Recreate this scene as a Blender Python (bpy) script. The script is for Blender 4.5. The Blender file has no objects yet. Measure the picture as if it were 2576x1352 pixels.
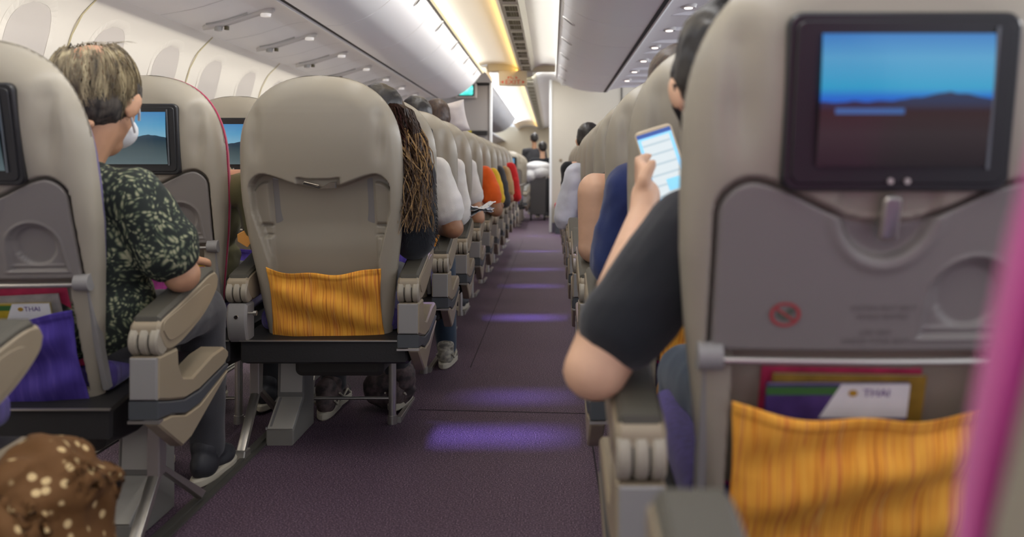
import bpy, math, random
import numpy as np
from mathutils import Vector, Matrix, Euler, noise as mnoise
random.seed(7)
rng = np.random.default_rng(7)
SC = bpy.context.scene
COL = SC.collection
PI = math.pi

# ------------------------------------------------------------------ camera, world, exposure
H = 0.90                                   # camera height above the carpet
FPX = 2320.0                               # focal length in pixels of a 2576 px wide frame
cd = bpy.data.cameras.new('camera'); cam = bpy.data.objects.new('camera', cd); COL.objects.link(cam)
cam.location = (0, 0, H); cam.rotation_euler = (PI/2, 0, 0)
cd.sensor_width = 36; cd.lens = FPX/2576*36
cd.shift_x = -100/2576; cd.shift_y = -248/2576
cd.clip_start = 0.02; cd.clip_end = 200
cd.dof.use_dof = True; cd.dof.focus_distance = 3.4; cd.dof.aperture_fstop = 2.9
SC.camera = cam
SC.view_settings.view_transform = 'Standard'; SC.view_settings.look = 'None'
SC.view_settings.gamma = 1; SC.view_settings.exposure = 0.92
SC.cycles.use_denoising = True
SC.cycles.max_bounces = 6; SC.cycles.diffuse_bounces = 4; SC.cycles.glossy_bounces = 2; SC.cycles.transmission_bounces = 1
SC.cycles.sample_clamp_indirect = 6
w = bpy.data.worlds.new('world'); SC.world = w; w.use_nodes = True
w.node_tree.nodes['Background'].inputs[0].default_value = (0.86, 0.90, 1.0, 1)
w.node_tree.nodes['Background'].inputs[1].default_value = 0.66

def area(name, loc, direction, sx, sy, power, color=(1, 1, 1), spread=180):
    l = bpy.data.lights.new(name, 'AREA'); l.shape = 'RECTANGLE'; l.size = sx; l.size_y = sy
    l.energy = power; l.color = color; l.spread = math.radians(spread)
    o = bpy.data.objects.new(name, l); COL.objects.link(o); o.location = loc
    o.rotation_euler = Vector(direction).to_track_quat('-Z', 'Y').to_euler()
    return o
def strip(name, x, z, y0, y1, wid, direction, power, color, spread=180):
    """A long lamp running along the cabin (local Y of the lamp lies along world Y)."""
    l = bpy.data.lights.new(name, 'AREA'); l.shape = 'RECTANGLE'; l.size = wid; l.size_y = y1-y0
    l.energy = power; l.color = color; l.spread = math.radians(spread)
    o = bpy.data.objects.new(name, l); COL.objects.link(o); o.location = (x, (y0+y1)/2, z)
    d = Vector(direction).normalized(); yy = Vector((0, 1, 0)); zz = -d; xx = yy.cross(zz).normalized()
    o.rotation_euler = Matrix((xx, yy, zz)).transposed().to_euler()
    return o
# cove lamps lying on top of the luggage bins and washing the ceiling
strip('cove_lamp_left', -0.90, H+1.215, -1.5, 11.1, 0.10, (0.25, 0, 1), 5, (1.0, 0.97, 0.93))
strip('cove_lamp_right', 0.16, H+1.15, -1.5, 10.6, 0.10, (-0.15, 0, 1), 4.5, (1.0, 0.97, 0.93), 130)
strip('cove_lamp_far', -0.90, H+1.21, 11.6, 24.5, 0.10, (0.3, 0, 1), 22, (0.97, 0.97, 1.0))
strip('cove_lamp_warm', -0.425, H+1.235, -1.0, 27.0, 0.02, (-1, 0, 0.45), 17, (1.0, 0.62, 0.14))
# fill lights added beside the vent rail to brighten the bin doors, no fittings there
strip('bin_fill_left', -0.43, H+1.24, -1.2, 11.2, 0.02, (-1, 0, -0.60), 32, (0.98, 0.98, 1.0), 130)
strip('bin_fill_right', -0.20, H+1.262, -1.2, 11.2, 0.012, (1, 0, -0.60), 31, (0.98, 0.98, 1.0), 130)
strip('bin_fill_far', -0.43, H+1.24, 12.7, 24.0, 0.02, (-1, 0, -0.60), 32, (0.92, 0.95, 1.0), 140)  # added fill, lifts the bins of the far cabin
# side-wall wash lamps between luggage bins and window panels
strip('sidewall_lamp', -1.90, H+0.735, 0.0, 11.5, 0.03, (-0.25, 0, -1), 13, (1.0, 0.95, 0.86), 150)
# lamps over the other aisle
strip('other_aisle_lamp', 2.75, H+0.9, 0.3, 12.5, 0.15, (-1, 0, 0.05), 50, (0.98, 0.98, 1.0))
# added fill lights: one brightens the right bulkhead, one the far aisle
area('bulkhead_fill_light', (-0.1, 12.0, H+1.15), (0.35, 1.0, -0.8), 0.6, 0.3, 7, (1.0, 0.96, 0.88))
strip('aisle_fill_far', -0.32, H+1.205, 12.0, 27.0, 0.12, (0, 0, -1), 52, (0.98, 0.98, 1.0))
# violet mood lamps under the ceiling throw narrow bands over the aisle carpet
for (yy, e, xc, sx) in ((3.12, 1.5, -0.22, 0.50), (3.66, 0.7, -0.10, 0.4), (5.62, 1.5, -0.12, 0.44), (7.15, 0.9, -0.12, 0.44), (8.35, 0.9, -0.12, 0.44), (10.2, 1.0, -0.12, 0.44), (12.6, 1.2, -0.12, 0.5)):
    area('mood_lamp', (xc, yy, H+1.19), (0, 0.0001, -1), sx, 0.03, e*0.25, (0.30, 0.24, 1.0), 11)

# ------------------------------------------------------------------ materials
MATS = {}
def mat(name, color, rough=0.5, metal=0.0, bump=0.0, bscale=200.0, spec=0.5, var=0.0, vscale=3.0, emit=0.0, sheen=0.0, coat=0.0):
    if name in MATS: return MATS[name]
    m = bpy.data.materials.new(name); m.use_nodes = True; nt = m.node_tree
    b = nt.nodes['Principled BSDF']
    b.inputs['Base Color'].default_value = (*color, 1); b.inputs['Roughness'].default_value = rough
    b.inputs['Metallic'].default_value = metal; b.inputs['Specular IOR Level'].default_value = spec
    b.inputs['Coat Weight'].default_value = coat
    if sheen: b.inputs['Sheen Weight'].default_value = sheen
    if emit:
        b.inputs['Emission Color'].default_value = (*color, 1); b.inputs['Emission Strength'].default_value = emit
    tc = nt.nodes.new('ShaderNodeTexCoord')
    if bump:
        n = nt.nodes.new('ShaderNodeTexNoise'); n.inputs['Scale'].default_value = bscale
        bp = nt.nodes.new('ShaderNodeBump'); bp.inputs['Strength'].default_value = bump; bp.inputs['Distance'].default_value = 0.002
        nt.links.new(tc.outputs['Object'], n.inputs['Vector']); nt.links.new(n.outputs['Fac'], bp.inputs['Height'])
        nt.links.new(bp.outputs['Normal'], b.inputs['Normal'])
    if var:
        n = nt.nodes.new('ShaderNodeTexNoise'); n.inputs['Scale'].default_value = vscale; n.inputs['Detail'].default_value = 4
        r = nt.nodes.new('ShaderNodeValToRGB')
        r.color_ramp.elements[0].position = 0.3; r.color_ramp.elements[1].position = 0.7
        r.color_ramp.elements[0].color = (*[c*(1-var) for c in color], 1); r.color_ramp.elements[1].color = (*[min(1, c*(1+var)) for c in color], 1)
        nt.links.new(tc.outputs['Object'], n.inputs['Vector']); nt.links.new(n.outputs['Fac'], r.inputs['Fac'])
        nt.links.new(r.outputs['Color'], b.inputs['Base Color'])
    MATS[name] = m
    return m
def streak_mat(name, stops, scale, rough=0.8, detail=3.0, bump=0.15, rot=(0, 0, 0), distort=0.0, sheen=0.0):
    """Noise stretched along one axis through a colour ramp: woven stripes, hair, brushed cloth."""
    if name in MATS: return MATS[name]
    m = bpy.data.materials.new(name); m.use_nodes = True; nt = m.node_tree; b = nt.nodes['Principled BSDF']
    b.inputs['Roughness'].default_value = rough
    if sheen: b.inputs['Sheen Weight'].default_value = sheen
    tc = nt.nodes.new('ShaderNodeTexCoord'); mp = nt.nodes.new('ShaderNodeMapping')
    mp.inputs['Scale'].default_value = scale; mp.inputs['Rotation'].default_value = rot
    n = nt.nodes.new('ShaderNodeTexNoise'); n.inputs['Scale'].default_value = 1.0; n.inputs['Detail'].default_value = detail
    n.inputs['Distortion'].default_value = distort
    r = nt.nodes.new('ShaderNodeValToRGB'); cr = r.color_ramp
    while len(cr.elements) < len(stops): cr.elements.new(0.5)
    for e, (p, c) in zip(cr.elements, stops): e.position = p; e.color = (*c, 1)
    nt.links.new(tc.outputs['Object'], mp.inputs['Vector']); nt.links.new(mp.outputs['Vector'], n.inputs['Vector'])
    nt.links.new(n.outputs['Fac'], r.inputs['Fac']); nt.links.new(r.outputs['Color'], b.inputs['Base Color'])
    if bump:
        bp = nt.nodes.new('ShaderNodeBump'); bp.inputs['Strength'].default_value = bump; bp.inputs['Distance'].default_value = 0.002
        nt.links.new(n.outputs['Fac'], bp.inputs['Height']); nt.links.new(bp.outputs['Normal'], b.inputs['Normal'])
    MATS[name] = m
    return m
CREAM = mat('cream_plastic', (0.335, 0.300, 0.235), 0.38, bump=0.05, bscale=600, spec=0.45)
GREY = mat('silver_grey_plastic', (0.26, 0.25, 0.24), 0.40, bump=0.05, bscale=500)
TRAY = mat('tray_grey_plastic', (0.215, 0.195, 0.178), 0.42, bump=0.06, bscale=700)
INNER = mat('seat_inner_panel', (0.27, 0.26, 0.25), 0.33, metal=0.15, bump=0.05, bscale=500)
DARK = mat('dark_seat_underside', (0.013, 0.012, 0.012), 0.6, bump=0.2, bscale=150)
BLACK = mat('black_bezel_plastic', (0.018, 0.018, 0.019), 0.35)
GROOVE = mat('groove_black', (0.012, 0.011, 0.010), 0.7)
PAD = mat('armrest_olive_pad', (0.080, 0.074, 0.056), 0.55, bump=0.3, bscale=900)
BAND = mat('slate_trim_plastic', (0.060, 0.066, 0.072), 0.5)
FLANK = mat('tan_side_plastic', (0.30, 0.245, 0.165), 0.42, bump=0.05, bscale=500)
METAL = mat('brushed_metal', (0.50, 0.47, 0.42), 0.33, metal=0.85, bump=0.1, bscale=80)
CHROME = mat('polished_metal', (0.78, 0.77, 0.75), 0.16, metal=1.0)
PLATE = mat('box_cream_metal', (0.50, 0.48, 0.42), 0.45, bump=0.05)
BOXG = mat('box_grey_metal', (0.20, 0.19, 0.17), 0.5, bump=0.05)
BIN = mat('luggage_bin_white', (0.82, 0.83, 0.85), 0.32, bump=0.03, bscale=300)
PSU = mat('service_panel_white', (0.86, 0.86, 0.84), 0.45)
WALL = mat('cream_wall_panel', (0.74, 0.70, 0.62), 0.55, bump=0.03)
SHADE = mat('window_shade_grey', (0.56, 0.52, 0.475), 0.5)
CEIL = mat('ceiling_panel_white', (0.80, 0.77, 0.69), 0.5)
VENTM = mat('vent_rail_cream', (0.52, 0.49, 0.40), 0.5)
TAUPE = mat('bulkhead_taupe', (0.42, 0.385, 0.32), 0.6, bump=0.03)
BULKG = mat('bulkhead_grey', (0.33, 0.31, 0.295), 0.6)
TRIMW = mat('trim_white', (0.72, 0.74, 0.74), 0.4)
SKIN_A = mat('skin_warm', (0.50, 0.27, 0.155), 0.5, var=0.12, vscale=14, bump=0.1, bscale=300)
SKIN_B = mat('skin_light', (0.66, 0.40, 0.26), 0.5, var=0.10, vscale=12, bump=0.1, bscale=300)
SKIN_C = mat('skin_tan', (0.34, 0.17, 0.09), 0.5, var=0.12, vscale=14, bump=0.1, bscale=300)
def cloth(name, c, **k): return mat(name, c, 0.85, bump=0.4, bscale=500, spec=0.2, var=k.get('var', 0.12), vscale=8, sheen=0.2)
WHITE_T = cloth('white_cotton', (0.74, 0.71, 0.66))
BLACK_T = cloth('charcoal_cotton', (0.016, 0.018, 0.022))
NAVY = cloth('navy_cotton', (0.018, 0.032, 0.115))
ORANGE_T = cloth('bright_orange_cotton', (0.85, 0.13, 0.015))
YELLOW_T = cloth('yellow_cotton', (0.80, 0.50, 0.03))
RED_T = cloth('red_cotton', (0.62, 0.02, 0.02))
TAN_T = cloth('tan_cotton', (0.50, 0.33, 0.15))
DARKGREY_T = cloth('dark_grey_cotton', (0.05, 0.05, 0.055))
OLIVE_T = cloth('olive_jacket_cloth', (0.17, 0.16, 0.075))
DENIM = cloth('dark_denim', (0.035, 0.055, 0.085))
PALE_T = cloth('pale_blue_white_cotton', (0.58, 0.61, 0.68))
TEAL_T = cloth('pale_teal_cotton', (0.25, 0.50, 0.46))
PURPLE_C = streak_mat('purple_seat_fabric', [(0.3, (0.035, 0.022, 0.13)), (0.6, (0.06, 0.04, 0.20)), (0.8, (0.09, 0.06, 0.26))], (90, 90, 12), 0.9, sheen=0.2)
MAG_C = streak_mat('magenta_seat_fabric', [(0.3, (0.36, 0.010, 0.16)), (0.7, (0.58, 0.03, 0.30))], (90, 90, 12), 0.9, sheen=0.2)
RED_C = streak_mat('crimson_seat_fabric', [(0.3, (0.30, 0.012, 0.05)), (0.7, (0.48, 0.03, 0.10))], (90, 90, 12), 0.9, sheen=0.2)
ORANGE_C = streak_mat('orange_striped_cloth', [(0.30, (0.46, 0.13, 0.020)), (0.38, (0.86, 0.33, 0.03)), (0.52, (1.0, 0.50, 0.06)), (0.62, (0.72, 0.20, 0.03)), (0.72, (1.0, 0.60, 0.12))], (150, 10, 3.0), 0.85, detail=4)
PURPLE_P = streak_mat('purple_pocket_cloth', [(0.3, (0.05, 0.028, 0.22)), (0.55, (0.075, 0.045, 0.32)), (0.75, (0.13, 0.09, 0.42))], (60, 10, 6), 0.85)
MAG_P = streak_mat('plum_pocket_cloth', [(0.3, (0.18, 0.012, 0.12)), (0.7, (0.30, 0.03, 0.20))], (60, 10, 6), 0.85)
HAIR_BLACK = streak_mat('black_hair', [(0.3, (0.006, 0.005, 0.005)), (0.7, (0.022, 0.018, 0.015))], (160, 160, 12), 0.42)
HAIR_BROWN = streak_mat('brown_hair', [(0.3, (0.022, 0.012, 0.007)), (0.7, (0.07, 0.035, 0.018))], (160, 160, 12), 0.45)
HAIR_BLOND = streak_mat('dyed_blond_hair', [(0.3, (0.10, 0.05, 0.02)), (0.7, (0.42, 0.24, 0.07))], (160, 160, 10), 0.42)
HAIR_GREY = streak_mat('grey_hair', [(0.30, (0.05, 0.04, 0.028)), (0.48, (0.20, 0.155, 0.085)), (0.68, (0.50, 0.42, 0.25))], (60, 60, 8), 0.5)
HAIR_DGREY = streak_mat('dark_grey_hair', [(0.3, (0.012, 0.011, 0.010)), (0.7, (0.085, 0.07, 0.055))], (120, 120, 8), 0.85)
EYE_W = mat('eye_white', (0.8, 0.78, 0.75), 0.2); EYE_D = mat('eye_dark', (0.02, 0.012, 0.008), 0.15)
PAPER = mat('white_paper', (0.75, 0.75, 0.74), 0.7, var=0.06, vscale=20)
RUBBER = mat('black_rubber', (0.015, 0.015, 0.015), 0.7)

def carpet_mat():
    m = bpy.data.materials.new('purple_carpet'); m.use_nodes = True; nt = m.node_tree; b = nt.nodes['Principled BSDF']
    b.inputs['Roughness'].default_value = 0.75; b.inputs['Specular IOR Level'].default_value = 0.35
    tc = nt.nodes.new('ShaderNodeTexCoord')
    n = nt.nodes.new('ShaderNodeTexNoise'); n.inputs['Scale'].default_value = 230; n.inputs['Detail'].default_value = 3
    n2 = nt.nodes.new('ShaderNodeTexNoise'); n2.inputs['Scale'].default_value = 2.2; n2.inputs['Detail'].default_value = 3
    r = nt.nodes.new('ShaderNodeValToRGB'); cr = r.color_ramp
    cr.elements[0].position = 0.38; cr.elements[0].color = (0.034, 0.020, 0.034, 1)
    cr.elements[1].position = 0.66; cr.elements[1].color = (0.25, 0.165, 0.22, 1)
    e = cr.elements.new(0.52); e.color = (0.088, 0.054, 0.083, 1)
    mx = nt.nodes.new('ShaderNodeMix'); mx.data_type = 'RGBA'; mx.blend_type = 'MULTIPLY'; mx.inputs[0].default_value = 0.35
    nt.links.new(tc.outputs['Object'], n.inputs['Vector']); nt.links.new(tc.outputs['Object'], n2.inputs['Vector'])
    nt.links.new(n.outputs['Fac'], r.inputs['Fac'])
    nt.links.new(r.outputs['Color'], mx.inputs[6]); nt.links.new(n2.outputs['Color'], mx.inputs[7])
    nt.links.new(r.outputs['Color'], b.inputs['Base Color'])
    bp = nt.nodes.new('ShaderNodeBump'); bp.inputs['Strength'].default_value = 0.5; bp.inputs['Distance'].default_value = 0.003
    nt.links.new(n.outputs['Fac'], bp.inputs['Height']); nt.links.new(bp.outputs['Normal'], b.inputs['Normal'])
    return m
CARPET = carpet_mat()

def leaf_shirt_mat():
    """Small overlapping leaf strokes, each patch of cloth with its own direction."""
    m = bpy.data.materials.new('leaf_print_shirt'); m.use_nodes = True; nt = m.node_tree; b = nt.nodes['Principled BSDF']
    b.inputs['Roughness'].default_value = 0.85
    tc = nt.nodes.new('ShaderNodeTexCoord')
    dn = nt.nodes.new('ShaderNodeTexNoise'); dn.inputs['Scale'].default_value = 18
    dm = nt.nodes.new('ShaderNodeVectorMath'); dm.operation = 'MULTIPLY_ADD'; dm.inputs[1].default_value = (0.03, 0.03, 0.03)
    nt.links.new(tc.outputs['Object'], dn.inputs['Vector']); nt.links.new(dn.outputs['Color'], dm.inputs[0]); nt.links.new(tc.outputs['Object'], dm.inputs[2])
    vo = nt.nodes.new('ShaderNodeTexVoronoi'); vo.inputs['Scale'].default_value = 20
    nt.links.new(dm.outputs[0], vo.inputs['Vector'])
    sc = nt.nodes.new('ShaderNodeVectorMath'); sc.operation = 'MULTIPLY'; sc.inputs[1].default_value = (3.0, 3.0, 3.0)
    nt.links.new(vo.outputs['Color'], sc.inputs[0])
    vr = nt.nodes.new('ShaderNodeVectorRotate'); vr.rotation_type = 'EULER_XYZ'
    nt.links.new(dm.outputs[0], vr.inputs['Vector']); nt.links.new(sc.outputs[0], vr.inputs['Rotation'])
    mp = nt.nodes.new('ShaderNodeMapping'); mp.inputs['Scale'].default_value = (105, 26, 105)
    v2 = nt.nodes.new('ShaderNodeTexVoronoi'); v2.inputs['Scale'].default_value = 1.0
    nt.links.new(vr.outputs[0], mp.inputs['Vector']); nt.links.new(mp.outputs[0], v2.inputs['Vector'])
    n = nt.nodes.new('ShaderNodeTexNoise'); n.inputs['Scale'].default_value = 9; nt.links.new(tc.outputs['Object'], n.inputs['Vector'])
    ad = nt.nodes.new('ShaderNodeMath'); ad.operation = 'MULTIPLY_ADD'; ad.inputs[1].default_value = 0.9; nt.links.new(n.outputs['Fac'], ad.inputs[0]); nt.links.new(v2.outputs['Distance'], ad.inputs[2])
    r = nt.nodes.new('ShaderNodeValToRGB'); cr = r.color_ramp
    cr.elements[0].position = 0.58; cr.elements[0].color = (0.34, 0.33, 0.21, 1)
    cr.elements[1].position = 1.0; cr.elements[1].color = (0.012, 0.017, 0.014, 1)
    e = cr.elements.new(0.72); e.color = (0.17, 0.19, 0.11, 1)
    e = cr.elements.new(0.86); e.color = (0.045, 0.062, 0.040, 1)
    nt.links.new(ad.outputs[0], r.inputs['Fac']); nt.links.new(r.outputs['Color'], b.inputs['Base Color'])
    return m
LEAF = leaf_shirt_mat()

def dotted_mat():
    m = bpy.data.materials.new('dotted_brown_cloth'); m.use_nodes = True; nt = m.node_tree; b = nt.nodes['Principled BSDF']
    b.inputs['Roughness'].default_value = 0.8
    tc = nt.nodes.new('ShaderNodeTexCoord')
    vo = nt.nodes.new('ShaderNodeTexVoronoi'); vo.inputs['Scale'].default_value = 40; vo.inputs['Randomness'].default_value = 0.8
    r = nt.nodes.new('ShaderNodeValToRGB'); cr = r.color_ramp
    cr.elements[0].position = 0.20; cr.elements[0].color = (0.62, 0.45, 0.22, 1)
    cr.elements[1].position = 0.30; cr.elements[1].color = (0.125, 0.052, 0.009, 1)
    nt.links.new(tc.outputs['Object'], vo.inputs['Vector']); nt.links.new(vo.outputs['Distance'], r.inputs['Fac'])
    nt.links.new(r.outputs['Color'], b.inputs['Base Color'])
    return m
DOTS = dotted_mat()

def screen_mat(name, kind):
    """Landscape film: blue sky over a dark ridge, in the screen's own local X / Z."""
    m = bpy.data.materials.new(name); m.use_nodes = True; nt = m.node_tree; b = nt.nodes['Principled BSDF']
    b.inputs['Base Color'].default_value = (0.01, 0.01, 0.012, 1); b.inputs['Roughness'].default_value = 0.18
    tc = nt.nodes.new('ShaderNodeTexCoord'); sp = nt.nodes.new('ShaderNodeSeparateXYZ'); nt.links.new(tc.outputs['Object'], sp.inputs[0])
    def M(op, a, bb=None, c=None):
        n = nt.nodes.new('ShaderNodeMath'); n.operation = op
        for i, v in enumerate((a, bb, c)):
            if v is None: continue
            if isinstance(v, (int, float)): n.inputs[i].default_value = v
            else: nt.links.new(v, n.inputs[i])
        return n.outputs[0]
    X, Z = sp.outputs[0], sp.outputs[2]
    v = M('DIVIDE', M('SUBTRACT', Z, 0.922), 0.155)            # 0 at the foot of the picture, 1 at its top
    # the ridge: low on the left, one peak right of the middle
    pk = M('MAXIMUM', M('SUBTRACT', 1.0, M('MULTIPLY', M('ABSOLUTE', M('SUBTRACT', X, 0.052)), 14.0)), 0.0)
    n = nt.nodes.new('ShaderNodeTexNoise'); n.inputs['Scale'].default_value = 22; nt.links.new(tc.outputs['Object'], n.inputs['Vector'])
    ridge = M('ADD', M('ADD', 0.48, M('MULTIPLY', pk, 0.09)), M('MULTIPLY', M('SUBTRACT', n.outputs['Fac'], 0.5), 0.10))
    sky = M('GREATER_THAN', v, ridge)
    rs = nt.nodes.new('ShaderNodeValToRGB'); cr = rs.color_ramp
    S = {'film': [(0.0, (0.02, 0.10, 0.55)), (0.52, (0.01, 0.14, 0.62)), (0.60, (0.02, 0.35, 0.60)), (0.82, (0.08, 0.36, 0.62)), (1.0, (0.03, 0.20, 0.55))],
         'pale': [(0.0, (0.10, 0.25, 0.36)), (0.50, (0.22, 0.45, 0.58)), (0.75, (0.10, 0.34, 0.55)), (1.0, (0.04, 0.22, 0.48))]}[kind]
    while len(cr.elements) < len(S): cr.elements.new(0.5)
    for e, (p, c) in zip(cr.elements, S): e.position = p; e.color = (*c, 1)
    nt.links.new(v, rs.inputs['Fac'])
    rg = nt.nodes.new('ShaderNodeValToRGB'); cr = rg.color_ramp
    G = {'film': [(0.0, (0.016, 0.012, 0.012)), (0.25, (0.035, 0.025, 0.025)), (0.42, (0.035, 0.016, 0.014)), (0.5, (0.02, 0.03, 0.08))],
         'pale': [(0.0, (0.10, 0.14, 0.15)), (0.3, (0.05, 0.08, 0.09)), (0.48, (0.015, 0.04, 0.06)), (0.55, (0.02, 0.05, 0.08))]}[kind]
    while len(cr.elements) < len(G): cr.elements.new(0.5)
    for e, (p, c) in zip(cr.elements, G): e.position = p; e.color = (*c, 1)
    nt.links.new(v, rg.inputs['Fac'])
    mx = nt.nodes.new('ShaderNodeMix'); mx.data_type = 'RGBA'
    nt.links.new(sky, mx.inputs[0]); nt.links.new(rg.outputs['Color'], mx.inputs[6]); nt.links.new(rs.outputs['Color'], mx.inputs[7])
    # a band of lake water below the ridge on the left
    lk = M('MULTIPLY', M('MULTIPLY', M('GREATER_THAN', v, 0.40), M('LESS_THAN', v, 0.445)), M('MULTIPLY', M('LESS_THAN', X, 0.0), M('GREATER_THAN', X, -0.08)))
    mx2 = nt.nodes.new('ShaderNodeMix'); mx2.data_type = 'RGBA'; mx2.inputs[7].default_value = (0.05, 0.13, 0.35, 1)
    nt.links.new(lk, mx2.inputs[0]); nt.links.new(mx.outputs[2], mx2.inputs[6])
    nt.links.new(mx2.outputs[2], b.inputs['Emission Color']); b.inputs['Emission Strength'].default_value = 0.46
    return m
SCR_FILM = screen_mat('screen_landscape_film', 'film'); SCR_PALE = screen_mat('screen_landscape_pale', 'pale')

# ------------------------------------------------------------------ object helpers
def link(name, me, m=None, parent=None, loc=None, rot=None, objlevel=False):
    o = bpy.data.objects.new(name, me); COL.objects.link(o)
    if m is not None:
        if objlevel:
            if not me.materials: me.materials.append(m)
            o.material_slots[0].link = 'OBJECT'; o.material_slots[0].material = m
        elif not me.materials: me.materials.append(m)
        elif me.materials[0] != m:
            o.material_slots[0].link = 'OBJECT'; o.material_slots[0].material = m
    if parent is not None: o.parent = parent
    if loc is not None: o.location = loc
    if rot is not None: o.rotation_euler = rot
    return o
def mesh(name, vs, fs, smooth=False):
    me = bpy.data.meshes.new(name)
    me.from_pydata([tuple(map(float, v)) for v in vs], [], [tuple(map(int, f)) for f in fs]); me.validate(); me.update()
    if smooth: me.polygons.foreach_set('use_smooth', [True]*len(me.polygons))
    return me
def thing(name, label, cat, loc=(0, 0, 0), group=None):
    o = bpy.data.objects.new(name, None); COL.objects.link(o); o.location = loc; o.empty_display_size = 0.1
    return tag(o, label, cat, group)
def tag(o, label, cat, group=None, kind=None):
    o['label'] = label; o['category'] = cat
    if group: o['group'] = group
    if kind: o['kind'] = kind
    return o
def struct(name, me, m, label=None):
    o = link(name, me, m); o['kind'] = 'structure'
    if label: o['label'] = label
    return o
class MB:
    """Collects shapes into one mesh."""
    def __init__(s): s.v = []; s.f = []
    def add(s, vs, fs):
        b = len(s.v); s.v += [tuple(v) for v in vs]; s.f += [tuple(b+i for i in f) for f in fs]; return s
    def box(s, x0, x1, y0, y1, z0, z1):
        vs = [(x, y, z) for x in (x0, x1) for y in (y0, y1) for z in (z0, z1)]
        return s.add(vs, [(0, 1, 3, 2), (4, 6, 7, 5), (0, 4, 5, 1), (2, 3, 7, 6), (0, 2, 6, 4), (1, 5, 7, 3)])
    def tube(s, p0, p1, r0, r1=None, n=12, caps=True):
        r1 = r0 if r1 is None else r1
        p0, p1 = Vector(p0), Vector(p1); d = (p1-p0).normalized()
        a = d.orthogonal().normalized(); b = d.cross(a)
        vs = [p0+(a*math.cos(2*PI*i/n)+b*math.sin(2*PI*i/n))*r0 for i in range(n)]+[p1+(a*math.cos(2*PI*i/n)+b*math.sin(2*PI*i/n))*r1 for i in range(n)]
        fs = [(i, (i+1) % n, n+(i+1) % n, n+i) for i in range(n)]
        if caps: fs += [tuple(range(n-1, -1, -1)), tuple(range(n, 2*n))]
        return s.add(vs, fs)
    def path(s, pts, r, n=8, caps=True):
        """A tube swept along a list of points; r is one radius or a list."""
        P = [Vector(p) for p in pts]; rs = r if isinstance(r, (list, tuple)) else [r]*len(P)
        t = (P[1]-P[0]).normalized(); a = t.orthogonal().normalized(); vs = []; fs = []
        for k, p in enumerate(P):
            t = ((P[min(k+1, len(P)-1)]-P[max(k-1, 0)])).normalized()
            a = (a-t*a.dot(t)); a = a.normalized() if a.length > 1e-6 else t.orthogonal().normalized(); b = t.cross(a)
            vs += [p+(a*math.cos(2*PI*i/n)+b*math.sin(2*PI*i/n))*rs[k] for i in range(n)]
        for k in range(len(P)-1):
            fs += [(k*n+i, k*n+(i+1) % n, (k+1)*n+(i+1) % n, (k+1)*n+i) for i in range(n)]
        if caps: fs += [tuple(range(n-1, -1, -1)), tuple(range((len(P)-1)*n, len(P)*n))]
        return s.add(vs, fs)
    def prism(s, poly, a0, a1, axis='x', ch=0.0, f=None):
        """Polygon extruded along an axis with a small chamfer on both rims. poly lists the two other axes in order."""
        P = np.array(poly, float); n = len(P)
        area_ = 0.5*sum(P[i][0]*P[(i+1) % n][1]-P[(i+1) % n][0]*P[i][1] for i in range(n))
        def inset(d):
            out = []
            for i in range(n):
                p0, p, p1 = P[i-1], P[i], P[(i+1) % n]
                e0 = (p-p0)/(np.linalg.norm(p-p0)+1e-9); e1 = (p1-p)/(np.linalg.norm(p1-p)+1e-9)
                n0 = np.array((-e0[1], e0[0])); n1 = np.array((-e1[1], e1[0]))
                if area_ < 0: n0, n1 = -n0, -n1
                b = n0+n1; b = b/max(0.5, b.dot(b)/2)/1.0 if np.linalg.norm(b) > 1e-6 else n0
                out.append(p+b*d/1.0*0.5*2/2 if False else p+(n0+n1)/max(0.6, 1+n0.dot(n1))*d)
            return out
        rings = [(a0, inset(ch)), (a0+ch, P), (a1-ch, P), (a1, inset(ch))] if ch else [(a0, P), (a1, P)]
        vs = []
        for a, R in rings:
            for u, v in R: vs.append({'x': (a, u, v), 'y': (u, a, v), 'z': (u, v, a)}[axis])
        k = len(rings); fs = []
        for j in range(k-1):
            fs += [(j*n+i, j*n+(i+1) % n, (j+1)*n+(i+1) % n, (j+1)*n+i) for i in range(n)]
        fs += [tuple(range(n-1, -1, -1)), tuple(range((k-1)*n, k*n))]
        if f: vs = [f(v) for v in vs]
        return s.add(vs, fs)
    def build(s, name, m=None, parent=None, smooth=False, loc=None, rot=None, bevel=0):
        me = s.mesh(name, smooth, bevel)
        return link(name, me, m, parent, loc, rot)
    def mesh(s, name, smooth=False, bevel=0):
        me = bpy.data.meshes.new(name); me.from_pydata([tuple(map(float, v)) for v in s.v], [], s.f)
        import bmesh
        bm = bmesh.new(); bm.from_mesh(me); bmesh.ops.recalc_face_normals(bm, faces=bm.faces)
        if bevel: bmesh.ops.bevel(bm, geom=list(bm.edges), offset=bevel, segments=2, affect='EDGES', clamp_overlap=True)
        bm.to_mesh(me); bm.free()
        if smooth:
            me.polygons.foreach_set('use_smooth', [True]*len(me.polygons))
            try: me.set_sharp_from_angle(angle=math.radians(40))
            except Exception: pass
        return me
def rrect(x0, x1, z0, z1, r, n=6):
    out = []
    for cx, cz, a0 in ((x1-r, z1-r, 0), (x0+r, z1-r, 90), (x0+r, z0+r, 180), (x1-r, z0+r, 270)):
        for i in range(n+1):
            a = math.radians(a0+90*i/n); out.append((cx+r*math.cos(a), cz+r*math.sin(a)))
    return out
def arch(cx, hw, z0, z1, n=14):
    """An upright arch outline: square foot, round top."""
    out = [(cx-hw, z0), (cx+hw, z0)]
    for i in range(n+1):
        a = PI*i/n; out.append((cx+hw*math.cos(a), z1-hw+hw*math.sin(a)))
    return out
TEXT_CACHE = {}
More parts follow.
